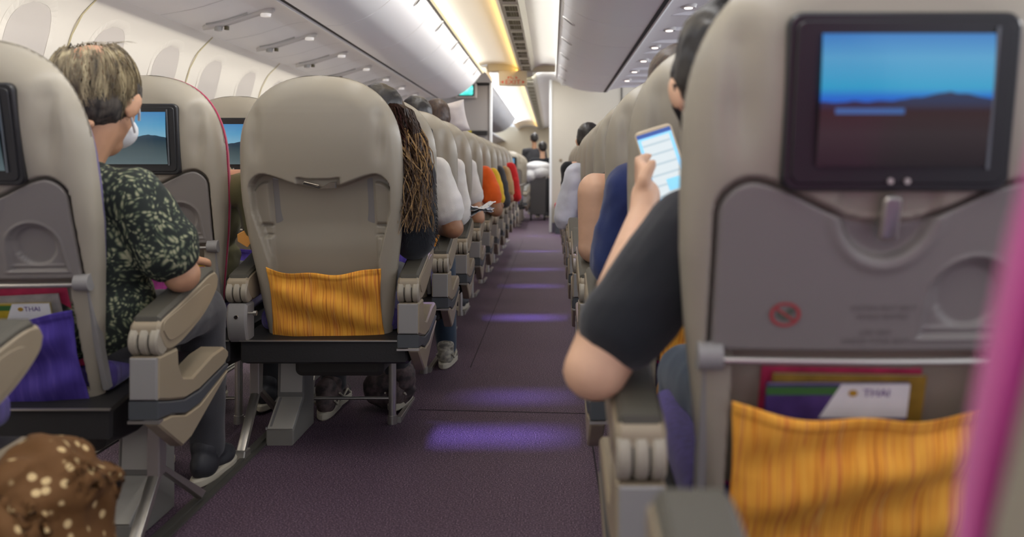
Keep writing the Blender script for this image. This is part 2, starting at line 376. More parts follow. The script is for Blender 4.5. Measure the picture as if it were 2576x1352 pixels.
def text_mesh(txt, size, f, name='lettering', depth=0.0006):
    """Real lettering turned into a mesh; f maps (x, z) of the text plane to a 3-D point."""
    cu = bpy.data.curves.new(name, 'FONT'); cu.body = txt; cu.size = size; cu.align_x = 'CENTER'; cu.resolution_u = 2
    o = bpy.data.objects.new(name, cu); COL.objects.link(o)
    dg = bpy.context.evaluated_depsgraph_get(); me = bpy.data.meshes.new_from_object(o.evaluated_get(dg))
    bpy.data.objects.remove(o); bpy.data.curves.remove(cu)
    for v in me.vertices: v.co = f(v.co.x, v.co.y)
    return me

# --- soft bodies: overlapping tapered capsules and ellipsoids fused into one skin
def _ico(sub):
    import bmesh
    bm = bmesh.new(); bmesh.ops.create_icosphere(bm, subdivisions=sub, radius=1)
    v = np.array([x.co[:] for x in bm.verts]); f = [tuple(q.index for q in p.verts) for p in bm.faces]; bm.free(); return v, f
ICO = _ico(3)
def ell(c, r, rot=(0, 0, 0)):
    R = np.array(Euler(rot).to_matrix()); return ((ICO[0]*np.array(r))@R.T+np.array(c), ICO[1])
def cap(p0, r0, p1, r1, n=16):
    p0 = Vector(p0); p1 = Vector(p1); d = (p1-p0); L = d.length; d.normalize(); a = d.orthogonal().normalized(); b = d.cross(a)
    rings = []
    for k in range(1, 5):
        t = PI/2*k/4; rings.append((-r0*math.cos(t), r0*math.sin(t)))
    for k in range(0, 4):
        t = PI/2*k/4; rings.append((L+r1*math.sin(t), r1*math.cos(t)))
    vs = []; fs = []
    for h, r in rings: vs += [p0+d*h+(a*math.cos(2*PI*i/n)+b*math.sin(2*PI*i/n))*max(r, 1e-4) for i in range(n)]
    for k in range(len(rings)-1): fs += [(k*n+i, k*n+(i+1) % n, (k+1)*n+(i+1) % n, (k+1)*n+i) for i in range(n)]
    fs += [tuple(range(n-1, -1, -1)), tuple(range((len(rings)-1)*n, len(rings)*n))]
    return vs, fs
def chain(pts, rs):
    return [cap(pts[i], rs[i], pts[i+1], rs[i+1]) for i in range(len(pts)-1)]
SCRATCH = bpy.data.scenes.new('scratch')
def blob(name, prims, voxel, m, parent=None, smooth=4, fold=0.0, fscale=9.0, cut=None):
    mb = MB()
    for p in prims: mb.add(*p)
    me = bpy.data.meshes.new(name); me.from_pydata([tuple(map(float, v)) for v in mb.v], [], mb.f)
    o = bpy.data.objects.new(name, me); SCRATCH.collection.objects.link(o)
    r = o.modifiers.new('r', 'REMESH'); r.mode = 'VOXEL'; r.voxel_size = voxel; r.use_smooth_shade = True
    s = o.modifiers.new('s', 'SMOOTH'); s.factor = 0.5; s.iterations = smooth
    vl = SCRATCH.view_layers[0]; vl.update(); dg = vl.depsgraph; me2 = bpy.data.meshes.new_from_object(o.evaluated_get(dg))
    bpy.data.objects.remove(o); bpy.data.meshes.remove(me)
    me2.name = name
    if fold:
        for v in me2.vertices:
            q = v.co*fscale
            d = mnoise.noise(q+Vector((0, 0, mnoise.noise(q*0.6)*2)))
            d = d+0.5*(1-abs(mnoise.noise(q*1.7))*2)*0.5
            v.co += v.normal*d*fold
    me2.update()
    o = link(name, me2, m, parent)
    return o

# ------------------------------------------------------------------ cabin shell
def loft_x(profile, y0, y1, thick=0.0, n=1):
    """A cross-section in (x, z) drawn along Y as a surface, with thickness towards +normal."""
    mb = MB(); P = profile; k = len(P)
    ys = [y0+(y1-y0)*i/n for i in range(n+1)]
    vs = [(x, y, z) for y in ys for (x, z) in P]
    fs = [(j*k+i, j*k+i+1, (j+1)*k+i+1, (j+1)*k+i) for j in range(n) for i in range(k-1)]
    if thick:
        N = []
        for i in range(k):
            a = np.array(P[max(i-1, 0)]); b = np.array(P[min(i+1, k-1)]); t = b-a; t = t/np.linalg.norm(t); N.append((-t[1], t[0]))
        b0 = len(vs); vs += [(P[i][0]+N[i][0]*thick, y, P[i][1]+N[i][1]*thick) for y in ys for i in range(k)]
        fs += [tuple(b0+q for q in reversed(f)) for f in fs[:]]
        for i in range(k-1):
            fs.append((i, b0+i, b0+i+1, i+1)); q = n*k; fs.append((q+i, q+i+1, b0+q+i+1, b0+q+i))
        for j in range(n):
            fs.append((j*k, (j+1)*k, b0+(j+1)*k, b0+j*k)); e = k-1; fs.append((j*k+e, b0+j*k+e, b0+(j+1)*k+e, (j+1)*k+e))
    mb.add(vs, fs); return mb
def spline(P, n=6):
    """Catmull-Rom through 2-D points."""
    P = [np.array(p, float) for p in P]; Q = [2*P[0]-P[1]]+P+[2*P[-1]-P[-2]]; out = []
    for i in range(1, len(Q)-2):
        for j in range(n):
            t = j/n; a, b, c, d = Q[i-1], Q[i], Q[i+1], Q[i+2]
            out.append(tuple(0.5*((2*b)+(-a+c)*t+(2*a-5*b+4*c-d)*t*t+(-a+3*b-3*c+d)*t**3)))
    out.append(tuple(P[-1])); return out
YB, YE = -2.2, 28.0
struct('floor', MB().box(-2.25, 3.4, YB, YE, -0.05, 0.0).mesh('floor'), CARPET)
seam = mat('carpet_seam_dark', (0.025, 0.015, 0.022), 0.9)
o = struct('trim_1', MB().box(0.131, 0.136, YB, 13.0, 0.0, 0.0012).box(-0.372, -0.368, 4.2, 12.0, 0.0, 0.0012).add([(-0.50, 3.455, 0.001), (0.13, 3.40, 0.001), (0.13, 3.407, 0.001), (-0.50, 3.462, 0.001)], [(0, 1, 2, 3)]).mesh('carpet_seam'), seam)
# seat rails in the carpet
rail = mat('seat_rail_cover', (0.10, 0.095, 0.08), 0.5, metal=0.3)
mb = MB()
for x in (-0.955, -1.46, 0.60): mb.box(x-0.022, x+0.022, YB, 12.4, 0.0, 0.006).box(x-0.007, x+0.007, YB, 12.4, 0.006, 0.011)
struct('trim_2', mb.mesh('seat_rail', bevel=0.0), rail)

wallP = spline([(-2.17, 0.0), (-2.19, 0.5), (-2.17, 0.9), (-2.13, 1.25), (-2.06, 1.52), (-1.94, 1.665)], 8)
def wall_x(z):
    zs = [p[1] for p in wallP]; xs = [p[0] for p in wallP]; return float(np.interp(z, zs, xs))
struct('wall_left', loft_x(wallP, YB, 12.4, 0.03).mesh('wall_left', True), WALL)
struct('wall_left_far', loft_x([(-2.17, 0.0), (-2.19, 0.9), (-2.06, 1.52), (-1.94, 1.665)], 12.4, YE, 0.03).mesh('wall_left_far', True), WALL)
# vertical joints of the wall panels
mb = MB()
for y in np.arange(3.98-1.3*3, 12, 1.30):
    Q = [(wall_x(z)+0.003, z) for z in np.linspace(0.5, 1.66, 14)]
    vs = []; fs = []
    for i, (x, z) in enumerate(Q): vs += [(x, y-0.006, z), (x+0.004, y, z), (x, y+0.006, z)]
    for i in range(len(Q)-1): fs += [(3*i, 3*i+1, 3*i+4, 3*i+3), (3*i+1, 3*i+2, 3*i+5, 3*i+4)]
    mb.add(vs, fs)
struct('trim_3', mb.mesh('wall_joint', True), mat('wall_joint_yellowed', (0.50, 0.44, 0.26), 0.6))
# windows with pulled-down shades
for k in range(9):
    yc = 3.67+0.65*k
    z1, z0, hw = 1.60, 1.20, 0.185
    out = rrect(-hw, hw, z0, z1, 0.15, 8); inn = rrect(-hw+0.035, hw-0.035, z0+0.035, z1-0.035, 0.12, 8)
    def P(u, z, off): return (wall_x(z)+off, yc+u, z)
    vs = [P(u, z, 0.0006) for u, z in out]+[P(u, z, 0.0006) for u, z in [(a*0.97+b*0.03, c*0.97+d*0.03) for (a, c), (b, d) in zip(out, inn)]]+[P(u, z, 0.0006) for u, z in inn]
    n = len(out); fs = [(j*n+i, j*n+(i+1) % n, (j+1)*n+(i+1) % n, (j+1)*n+i) for j in range(2) for i in range(n)]
    wnd = struct('window_%d' % (k+1), mesh('window_surround', vs, fs), WALL)
    # the shade: fan of rows inside the opening
    vs = []; fs = []; rows = 14
    for i in range(rows+1):
        z = z0+0.037+(z1-z0-0.074)*i/rows
        zz = [q for q in inn]; w_ = hw-0.037
        top, bot = z1-0.035-0.12, z0+0.035+0.12
        if z > top: w_ = w_-0.12+math.sqrt(max(0, 0.12**2-(z-top)**2))
        if z < bot: w_ = w_-0.12+math.sqrt(max(0, 0.12**2-(bot-z)**2))
        vs += [P(-w_, z, 0.001), P(w_, z, 0.001)]
    fs = [(2*i, 2*i+1, 2*i+3, 2*i+2) for i in range(rows)]
    link('window_shade', mesh('window_shade', vs, fs, True), SHADE, wnd)

# passenger service panel above the window seats
psuP = spline([(-1.94, H+0.765), (-1.75, H+0.80), (-1.55, H+0.862), (-1.43, H+0.878), (-1.395, H+0.858)], 6)
struct('ceiling_service_panel_left', loft_x(psuP, YB, 11.1, 0.02).mesh('panel', True), PSU)
def psu_z(x): return float(np.interp(x, [p[0] for p in psuP], [p[1] for p in psuP]))
mb = MB()
for k in range(12):
    y = 4.55+0.9*k-1.8
    Q = [(x, psu_z(x)-0.001) for x in np.linspace(-1.93, -1.44, 10)]
    for i in range(9): mb.add([(Q[i][0], y-0.002, Q[i][1]), (Q[i+1][0], y-0.002, Q[i+1][1]), (Q[i+1][0], y+0.002, Q[i+1][1]), (Q[i][0], y+0.002, Q[i][1])], [(0, 1, 2, 3)])
struct('trim_4', mb.mesh('panel_joint'), mat('panel_joint_grey', (0.42, 0.42, 0.40), 0.6))
# reading-light and nozzle units on that panel
LAMPW = mat('reading_lamp_glow', (1.0, 0.97, 0.92), 0.3, emit=0.12)
NOZ = mat('nozzle_recess_dark', (0.10, 0.085, 0.04), 0.5)
UNIT = mat('service_unit_white', (0.60, 0.59, 0.56), 0.4); UNITG = mat('service_unit_grey', (0.40, 0.40, 0.38), 0.4)
for k in range(7):
    y = 4.98+0.90*k
    t = thing('reading_light_unit', ['nearest slim white reading light and air nozzle unit above the window seats', 'second slim white reading light unit on the sloping panel above the windows', 'third slim white reading light unit along the panel above the windows', 'fourth white reading light unit along the left service panel', 'fifth white reading light unit along the left service panel', 'sixth white reading light unit, above the woman with long hair', 'farthest reading light unit by the grey bulkhead on the left'][k], 'light', (0, y, 0), 'reading light units on the left service panel')
    def F(v): return (v[0], v[1], psu_z(v[0])-0.012+v[2])
    mb = MB(); N = 22
    # long slim body, wide round head near the aisle end
    vs = []; fs = []
    xs = np.linspace(-1.88, -1.50, N)
    for x in xs:
        u = (x+1.88)/0.38
        hw = 0.022+0.020*math.exp(-((u-0.90)/0.10)**2)+0.018*math.exp(-((u-0.10)/0.12)**2)
        if u < 0.04: hw *= 0.5
        if u > 0.97: hw *= 0.6
        for q in range(7):
            a = PI*q/6; vs.append((x, hw*math.cos(a), psu_z(x)-0.001-0.020*math.sin(a)))
    for i in range(N-1): fs += [(i*7+q, i*7+q+1, (i+1)*7+q+1, (i+1)*7+q) for q in range(6)]
    fs += [tuple(range(6, -1, -1)), tuple((N-1)*7+q for q in range(7))]
    mb.add(vs, fs); mb.build('unit_body', UNIT, t, True)
    x = -1.545; MB().tube((x, 0, psu_z(x)-0.019), (x, 0, psu_z(x)-0.034), 0.030, 0.026, 18).build('lamp_lens', LAMPW, t, True)
    x = -1.80; MB().tube((x, 0, psu_z(x)-0.016), (x, 0, psu_z(x)-0.037), 0.024, 0.020, 18).build('air_nozzle', UNITG, t, True)
    MB().tube((x+.045, 0, psu_z(x)-0.012), (x+.045, 0, psu_z(x)-0.032), 0.013, 0.013, 14).build('lamp_switch', NOZ, t, True)
    o = MB().box(-1.84, -1.62, -0.075, -0.060, 0, 0.012).build('sign_strip', UNITG, t); me = o.data
    for v in me.vertices: v.co.z += psu_z(v.co.x)-0.010

# luggage bins: each one a body with door, latch
LB = spline([(-1.352, H+0.860), (-1.24, H+0.868), (-1.10, H+0.915), (-0.97, H+1.01), (-0.885, H+1.11), (-0.845, H+1.165), (-0.825, H+1.185)], 5)
RB = spline([(0.055, H+1.085), (0.095, H+1.045), (0.16, H+0.995), (0.27, H+0.945), (0.42, H+0.915), (0.60, H+0.905)], 5)
LATCH = mat('latch_dark_recess', (0.02, 0.018, 0.016), 0.4)
def lbin(prof, y0, y1, side, label, group):
    t = thing('overhead_bin', label, 'overhead bin', (0, y0, 0), group)
    L = y1-y0
    top = [(prof[-1][0]-0.03, prof[-1][1]+0.02), (-1.45, H+1.25), (-1.45, H+0.90)] if side < 0 else None
    if side < 0: poly = prof+[(-0.86, H+1.20), (-1.38, H+1.20), (-1.352, H+0.90)]
    else: poly = prof+[(0.62, H+0.93), (0.60, H+1.20), (0.09, H+1.13)]
    # door surface slightly proud of the body; body is inset at both ends
    poly2 = [(x+(0.006*side*-1 if False else 0), z) for x, z in poly]
    cx = sum(p[0] for p in poly)/len(poly); cz = sum(p[1] for p in poly)/len(poly)
    poly_in = [(cx+(x-cx)*0.985, cz+(z-cz)*0.97) for x, z in poly]
    MB().prism([(x, z) for x, z in poly_in], 0.004, L-0.004, 'y').build('bin_body', UNITG, t, True)
    d = loft_x(prof, 0.006, L-0.006, 0.012 if side > 0 else 0.012); d.build('bin_door', BIN, t, True)
    # raised rounded rib near the seam
    P = prof
    # latch
    j = int(len(P)*(0.70 if side < 0 else 0.30)); a = np.array(P[j-2]); b = np.array(P[j+2]); tdir = (b-a)/np.linalg.norm(b-a); nn = np.array((tdir[1], -tdir[0]))
    if side < 0 and nn[0] < 0: nn = -nn
    if side > 0 and nn[1] > 0: nn = -nn
    c = np.array(P[j])
    def ring(r1, r2, h0, h1):
        vs = []; n = 20
        for h, q in ((h0, 1.0), (h1, 0.86)):
            for i in range(n):
                an = 2*PI*i/n; p = c+tdir*(r1*q*math.cos(an))+nn*h; vs.append((p[0], L/2+r2*q*math.sin(an), p[1]))
        return vs, [(i, (i+1) % n, n+(i+1) % n, n+i) for i in range(n)]+[tuple(range(n-1, -1, -1)), tuple(range(n, 2*n))]
    MB().add(*ring(0.058, 0.034, 0.0, 0.006)).build('latch_plate', UNIT, t, True)
    MB().add(*ring(0.044, 0.020, 0.006, 0.0075)).build('latch', LATCH, t, True)
    return t
ORD = ['first', 'second', 'third', 'fourth', 'fifth', 'sixth', 'seventh', 'eighth', 'ninth', 'tenth', 'eleventh']
for k in range(7):
    y1 = 11.1-1.12*k
    lab = ('white curved luggage bin on the left, last one before the grey bulkhead' if k == 0 else 'white curved luggage bin on the left, %s back from the grey bulkhead' % ORD[k])
    lbin(LB, y1-1.12, y1, -1, lab, 'luggage bins left of the aisle')
for k in range(8):
    y1 = 10.75-0.98*k
    lab = ('white luggage bin on the right, last one before the taupe bulkhead' if k == 0 else 'white luggage bin on the right, %s back from the taupe bulkhead' % ORD[k])
    lbin(RB, y1-0.98, y1, 1, lab, 'luggage bins right of the aisle')
# dark gap between bins and service panels, light edge rails
struct('trim_5', MB().box(-1.398, -1.350, 2.0, 11.1, H+0.868, H+0.90).mesh('gap'), GROOVE)
struct('trim_6', loft_x([(-0.846, H+1.172), (-0.832, H+1.160), (-0.818, H+1.172), (-0.822, H+1.195)], 1.5, 11.1, 0.006).mesh('edge_rail', True), mat('edge_rail_yellowed', (0.60, 0.55, 0.36), 0.5))
struct('trim_7', MB().box(0.600, 0.622, 1.5, 10.7, H+0.90, H+0.94).mesh('gap'), GROOVE)
struct('trim_8', loft_x([(0.622, H+0.905), (0.634, H+0.897), (0.648, H+0.905)], 1.5, 10.7, 0.006).mesh('edge_rail', True), TRIMW)
struct('trim_9', loft_x([(0.040, H+1.13), (0.048, H+1.082), (0.058, H+1.078)], 1.5, 10.75, 0.006).mesh('edge_rail', True), mat('edge_rail_grey', (0.45, 0.44, 0.40), 0.5))
# service panel over the middle block
cps = [(0.648, H+0.91), (0.80, H+0.945), (1.1, H+0.955), (2.6, H+0.955)]
struct('ceiling_service_panel_middle', loft_x(cps, 0.5, 10.55, 0.02).mesh('panel', True), PSU)
mb = MB(); ml = MB()
JO = mat('panel_rib_white', (0.85, 0.86, 0.88), 0.35)
for k in range(13):
    y = 3.1+0.6*k
    mb.box(0.66, 1.9, y, y+0.03, H+0.925, H+0.957)
struct('trim_10', mb.mesh('panel_ribs', bevel=0.004), JO)
for k in range(7):
    y = 4.4+0.86*k
    t = thing('reading_light_unit', 'small round glowing reading light on the middle panel, %s of the row' % ORD[k], 'light', (0, y, 0), 'reading lights over the middle seats')
    MB().tube((0.78, 0, H+0.945), (0.78, 0, H+0.925), 0.05, 0.042, 20).build('light_housing', UNIT, t, True)
    MB().tube((0.78, 0, H+0.926), (0.78, 0, H+0.920), 0.026, 0.022, 18).build('lamp_lens', mat('small_lamp_glow', (1.0, 0.86, 0.76), 0.3, emit=1.2), t, True)

# ceiling
cl = spline([(-1.0, H+1.20), (-0.93, H+1.275), (-0.78, H+1.315), (-0.58, H+1.315), (-0.425, H+1.275)], 6)
struct('ceiling', loft_x(cl, YB, 11.45, 0.02).mesh('ceiling', True), CEIL)
cr_ = spline([(-0.205, H+1.275), (-0.10, H+1.30), (0.06, H+1.285), (0.14, H+1.22), (0.17, H+1.13)], 6)
struct('ceiling_right', loft_x(cr_, YB, 11.45, 0.02).mesh('ceiling', True), CEIL)
struct('ceiling_far', loft_x(cl, 11.55, YE, 0.02).mesh('ceiling', True), mat('ceiling_far_white', (0.84, 0.84, 0.83), 0.5))
struct('ceiling_far_right', loft_x(cr_[:-6]+[(0.6, H+1.2)], 11.55, YE, 0.02).mesh('ceiling', True), MATS['ceiling_far_white'])
# air vent rail
def rail_(y0, y1, nm):
    return struct(nm, loft_x([(-0.43, H+1.275), (-0.405, H+1.255), (-0.385, H+1.228), (-0.245, H+1.228), (-0.228, H+1.25), (-0.205, H+1.275)], y0, y1, 0.01).mesh('vent_rail', True), VENTM)
rail_(YB, 11.45, 'ceiling_vent_rail'); rail_(11.55, YE, 'ceiling_vent_rail_far')
SLOT = mat('vent_slot_olive', (0.13, 0.115, 0.05), 0.6); GRL = mat('vent_grille_olive', (0.23, 0.21, 0.11), 0.5)
k = 0; y = 4.2
while y < 26.5:
    if not (11.2 < y < 11.9):
        t = thing('air_vent', ('olive air vent grille in the ceiling rail, %s from the camera' % ORD[k] if k < 11 else 'tiny olive air vent grille far down the ceiling rail'), 'air vent', (-0.305, y, H+1.226), 'air vents along the ceiling rail')
        L = 0.50
        MB().box(-0.050, 0.045, 0, L, -0.004, 0.0).build('vent_slot', SLOT, t)
        fr = MB()
        fr.box(-0.060, -0.050, -0.01, L+0.01, -0.010, 0).box(0.045, 0.052, -0.01, L+0.01, -0.010, 0).box(-0.05, 0.045, -0.01, 0.0, -0.010, 0).box(-0.05, 0.045, L, L+0.01, -0.010, 0).box(-0.05, 0.045, L/2-0.012, L/2+0.012, -0.009, 0)
        fr.build('vent_frame', VENTM, t)
        g = MB()
        for j in range(3): g.box(-0.018+0.020*j, -0.006+0.020*j, 0.0, L, -0.007, -0.003)
        if k < 12: g.build('vent_slat', GRL, t)
        k += 1
    y += 0.66
# crossbeam with exit sign
struct('trim_11', MB().box(-0.80, 0.10, 11.44, 11.56, H+1.225, H+1.33).mesh('crossbeam', bevel=0.01), mat('crossbeam_cream', (0.50, 0.44, 0.31), 0.5))
struct('ceiling_step', MB().box(-2.2, -0.80, 11.12, 12.5, H+1.18, H+1.24).mesh('c'), CEIL)
sg = thing('exit_sign', 'cream exit sign with red letters hanging under the ceiling crossbeam', 'sign', (-0.48, 11.40, H+1.225))
MB().prism(rrect(-0.175, 0.175, -0.185, 0.0, 0.012), -0.03, 0.03, 'y', 0.004).build('sign_panel', mat('sign_cream', (0.48, 0.40, 0.27), 0.5), sg, True)
REDL = mat('sign_red_letters', (0.55, 0.06, 0.02), 0.5)
link('lettering', text_mesh('EXIT', 0.075, lambda x, z: (x*1.25, -0.033, z-0.165)), REDL, sg)
mb = MB()
for (a, b_, c_, d_) in ((-0.062, -0.050, -0.098, -0.072), (-0.055, -0.020, -0.080, -0.074), (-0.025, -0.017, -0.098, -0.072), (-0.012, 0.012, -0.098, -0.091), (0.034, 0.042, -0.098, -0.070), (0.042, 0.058, -0.092, -0.082)): mb.box(a, b_, -0.034, -0.0305, c_, d_)
mb.build('script_line', REDL, sg)
MB().add([(-0.150, -0.033, -0.14), (-0.115, -0.033, -0.12), (-0.115, -0.033, -0.16)], [(0, 1, 2)]).add([(0.150, -0.033, -0.14), (0.115, -0.033, -0.12), (0.115, -0.033, -0.16)], [(0, 2, 1)]).build('arrow', REDL, sg)

# bulkheads
struct('wall_bulkhead_right', MB().box(0.0, 3.0, 13.3, 13.4, 0.0, H+1.31).mesh('bulkhead'), TAUPE)
struct('trim_12', MB().box(-0.035, 0.0, 13.27, 13.42, 0.0, H+1.31).mesh('edge', bevel=0.006), TRIMW)
struct('baseboard_bulkhead', MB().box(0.0, 0.6, 13.27, 13.3, 0.0, 0.14).mesh('base'), mat('baseboard_slate', (0.10, 0.09, 0.13), 0.6))
struct('trim_13', MB().box(1.0, 1.012, 13.28, 13.302, 0.3, H+1.2).mesh('joint'), GROOVE)
MB().tube((0.13, 13.30, 1.04), (0.13, 13.285, 1.04), 0.022, 0.02, 14).build('door_stop', mat('knob_brown', (0.2, 0.15, 0.10), 0.5), None, True)
tag(bpy.data.objects['door_stop'], 'tiny round brown knob on the taupe bulkhead', 'knob')
struct('wall_bulkhead_left', MB().box(-2.2, -0.845, 12.5, 12.62, 0.0, H+1.18).mesh('bulkhead'), BULKG)
struct('trim_14', MB().box(-0.845, -0.815, 12.48, 12.64, 0.0, H+1.20).mesh('edge', bevel=0.005), TRIMW)
struct('trim_15', MB().box(-2.2, -0.84, 12.46, 12.50, H+1.145, H+1.185).mesh('gap'), GROOVE)
mo = thing('wall_monitor', 'small monitor with glowing teal picture high on the grey bulkhead', 'monitor', (-1.15, 12.40, H+1.07))
MB().prism(rrect(-0.14, 0.14, -0.105, 0.105, 0.02), -0.05, 0.09, 'y', 0.008).build('monitor_housing', mat('monitor_housing_grey', (0.45, 0.42, 0.40), 0.5), mo, True)
MB().prism(rrect(-0.112, 0.112, -0.082, 0.082, 0.02), -0.053, -0.045, 'y').build('bezel', mat('bezel_teal_black', (0.01, 0.05, 0.045), 0.3), mo)
tealm = streak_mat('teal_picture', [(0.3, (0.01, 0.30, 0.26)), (0.6, (0.10, 0.62, 0.55)), (0.75, (0.5, 0.85, 0.85))], (8, 8, 14))
tealm.node_tree.nodes['Principled BSDF'].inputs['Emission Strength'].default_value = 0.9
tealm.node_tree.links.new([n for n in tealm.node_tree.nodes if n.type == 'VALTORGB'][0].outputs['Color'], tealm.node_tree.nodes['Principled BSDF'].inputs['Emission Color'])
MB().prism(rrect(-0.095, 0.095, -0.066, 0.066, 0.02), -0.055, -0.050, 'y').build('screen', tealm, mo)
# dark shelf on the bulkhead foot line seen between the seat tops
sh = thing('literature_rack', 'dark rack with yellow card fixed low on the grey bulkhead', 'rack', (-1.02, 12.46, 1.40))
MB().box(-0.15, 0.15, -0.05, 0.04, -0.03, 0.03).build('rack_body', DARK, sh, bevel=0.004)
MB().box(-0.14, -0.06, -0.06, -0.05, -0.05, 0.035).build('card', mat('yellow_card', (0.5, 0.42, 0.05), 0.6), sh)

# far cabin beyond the bulkhead
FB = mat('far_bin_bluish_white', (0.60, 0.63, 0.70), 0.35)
for k in range(6):
    y0 = 12.7+1.45*k
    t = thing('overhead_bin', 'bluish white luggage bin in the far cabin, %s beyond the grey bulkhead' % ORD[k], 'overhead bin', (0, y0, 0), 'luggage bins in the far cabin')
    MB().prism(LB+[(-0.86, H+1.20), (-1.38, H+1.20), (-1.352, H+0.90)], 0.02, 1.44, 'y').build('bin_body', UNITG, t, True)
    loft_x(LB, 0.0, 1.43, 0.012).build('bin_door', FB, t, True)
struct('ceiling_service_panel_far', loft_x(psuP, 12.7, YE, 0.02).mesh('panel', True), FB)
struct('wall_far', MB().box(-2.2, 0.0, YE, YE+0.1, 0, H+1.32).mesh('wall'), mat('far_wall_cream', (0.78, 0.70, 0.52), 0.6))
struct('wall_far_right', MB().box(0.10, 0.14, 13.5, YE, 0, H+1.25).mesh('wall'), mat('far_side_wall', (0.60, 0.56, 0.52), 0.6))

# waste bin standing by the right bulkhead
wb = thing('waste_bin', 'dark grey waste bin with red and white lid at the foot of the taupe bulkhead', 'bin', (0.14, 13.08, 0))
MB().prism(rrect(-0.095, 0.095, -0.11, 0.11, 0.02), 0.0, 0.36, 'z', 0.006).build('bin_body', mat('waste_grey', (0.055, 0.06, 0.07), 0.5), wb, True)
MB().prism(rrect(-0.10, 0.10, -0.115, 0.115, 0.02), 0.36, 0.43, 'z', 0.008).build('lid', mat('waste_red', (0.50, 0.02, 0.05), 0.5), wb, True)
MB().box(-0.055, 0.085, -0.120, -0.114, 0.372, 0.405).build('label_plate', PAPER, wb)

# ------------------------------------------------------------------ the aeroplane seat
# seat-local frame: x across, +y towards the nose (the sitter looks that way), z up; y = 0 is the rear face of the armrest joint
_zc = [0.36, 0.45, 0.60, 0.75, 0.88, 0.97, 1.06, 1.12, 1.18]
_yc = [0.085, 0.062, 0.030, 0.000, -0.028, -0.046, -0.052, -0.046, -0.030]
def yc(z): return np.interp(z, _zc, _yc)
def ycs(z):  # smooth version
    return (yc(z-0.02)+yc(z)+yc(z+0.02)+yc(z-0.04)+yc(z+0.04))/5
_wz = [0.36, 0.45, 0.60, 0.70, 0.80, 0.88, 0.95, 1.03]
_ww = [0.192, 0.202, 0.220, 0.234, 0.243, 0.2455, 0.2455, 0.2455]
ZT = 1.192
def width(z):
    if z <= 0.95: return float(np.interp(z, _wz, _ww))
    t = min(1.0, (z-0.95)/(ZT-0.95)); return max(0.02, 0.2455*(1-t**2.3)**(1/2.3))
def surf_y(x, z): return ycs(z)+0.22*x*x
def sstep(a, b, v): t = np.clip((v-a)/(b-a), 0, 1); return t*t*(3-2*t)
def tray_top(x, w=0.205, r=0.045):
    """Upper outline of the folded table: high shoulders, dip in the middle."""
    ax = np.abs(x); z = 0.848+0.052*sstep(0.02, 0.172, ax)
    d = np.clip(ax-(w-r), 0, r); return z-(r-np.sqrt(np.maximum(r*r-d*d, 0)))
def outline():
    zs = np.concatenate([np.linspace(0.36, 0.95, 260), 0.95+(ZT-0.95)*np.sin(np.linspace(0, PI/2, 160))[1:]])
    L = [(width(z), z) for z in zs]
    L += [(x, ZT) for x in np.linspace(L[-1][0], 0, 12)]
    return zs, np.array(L)
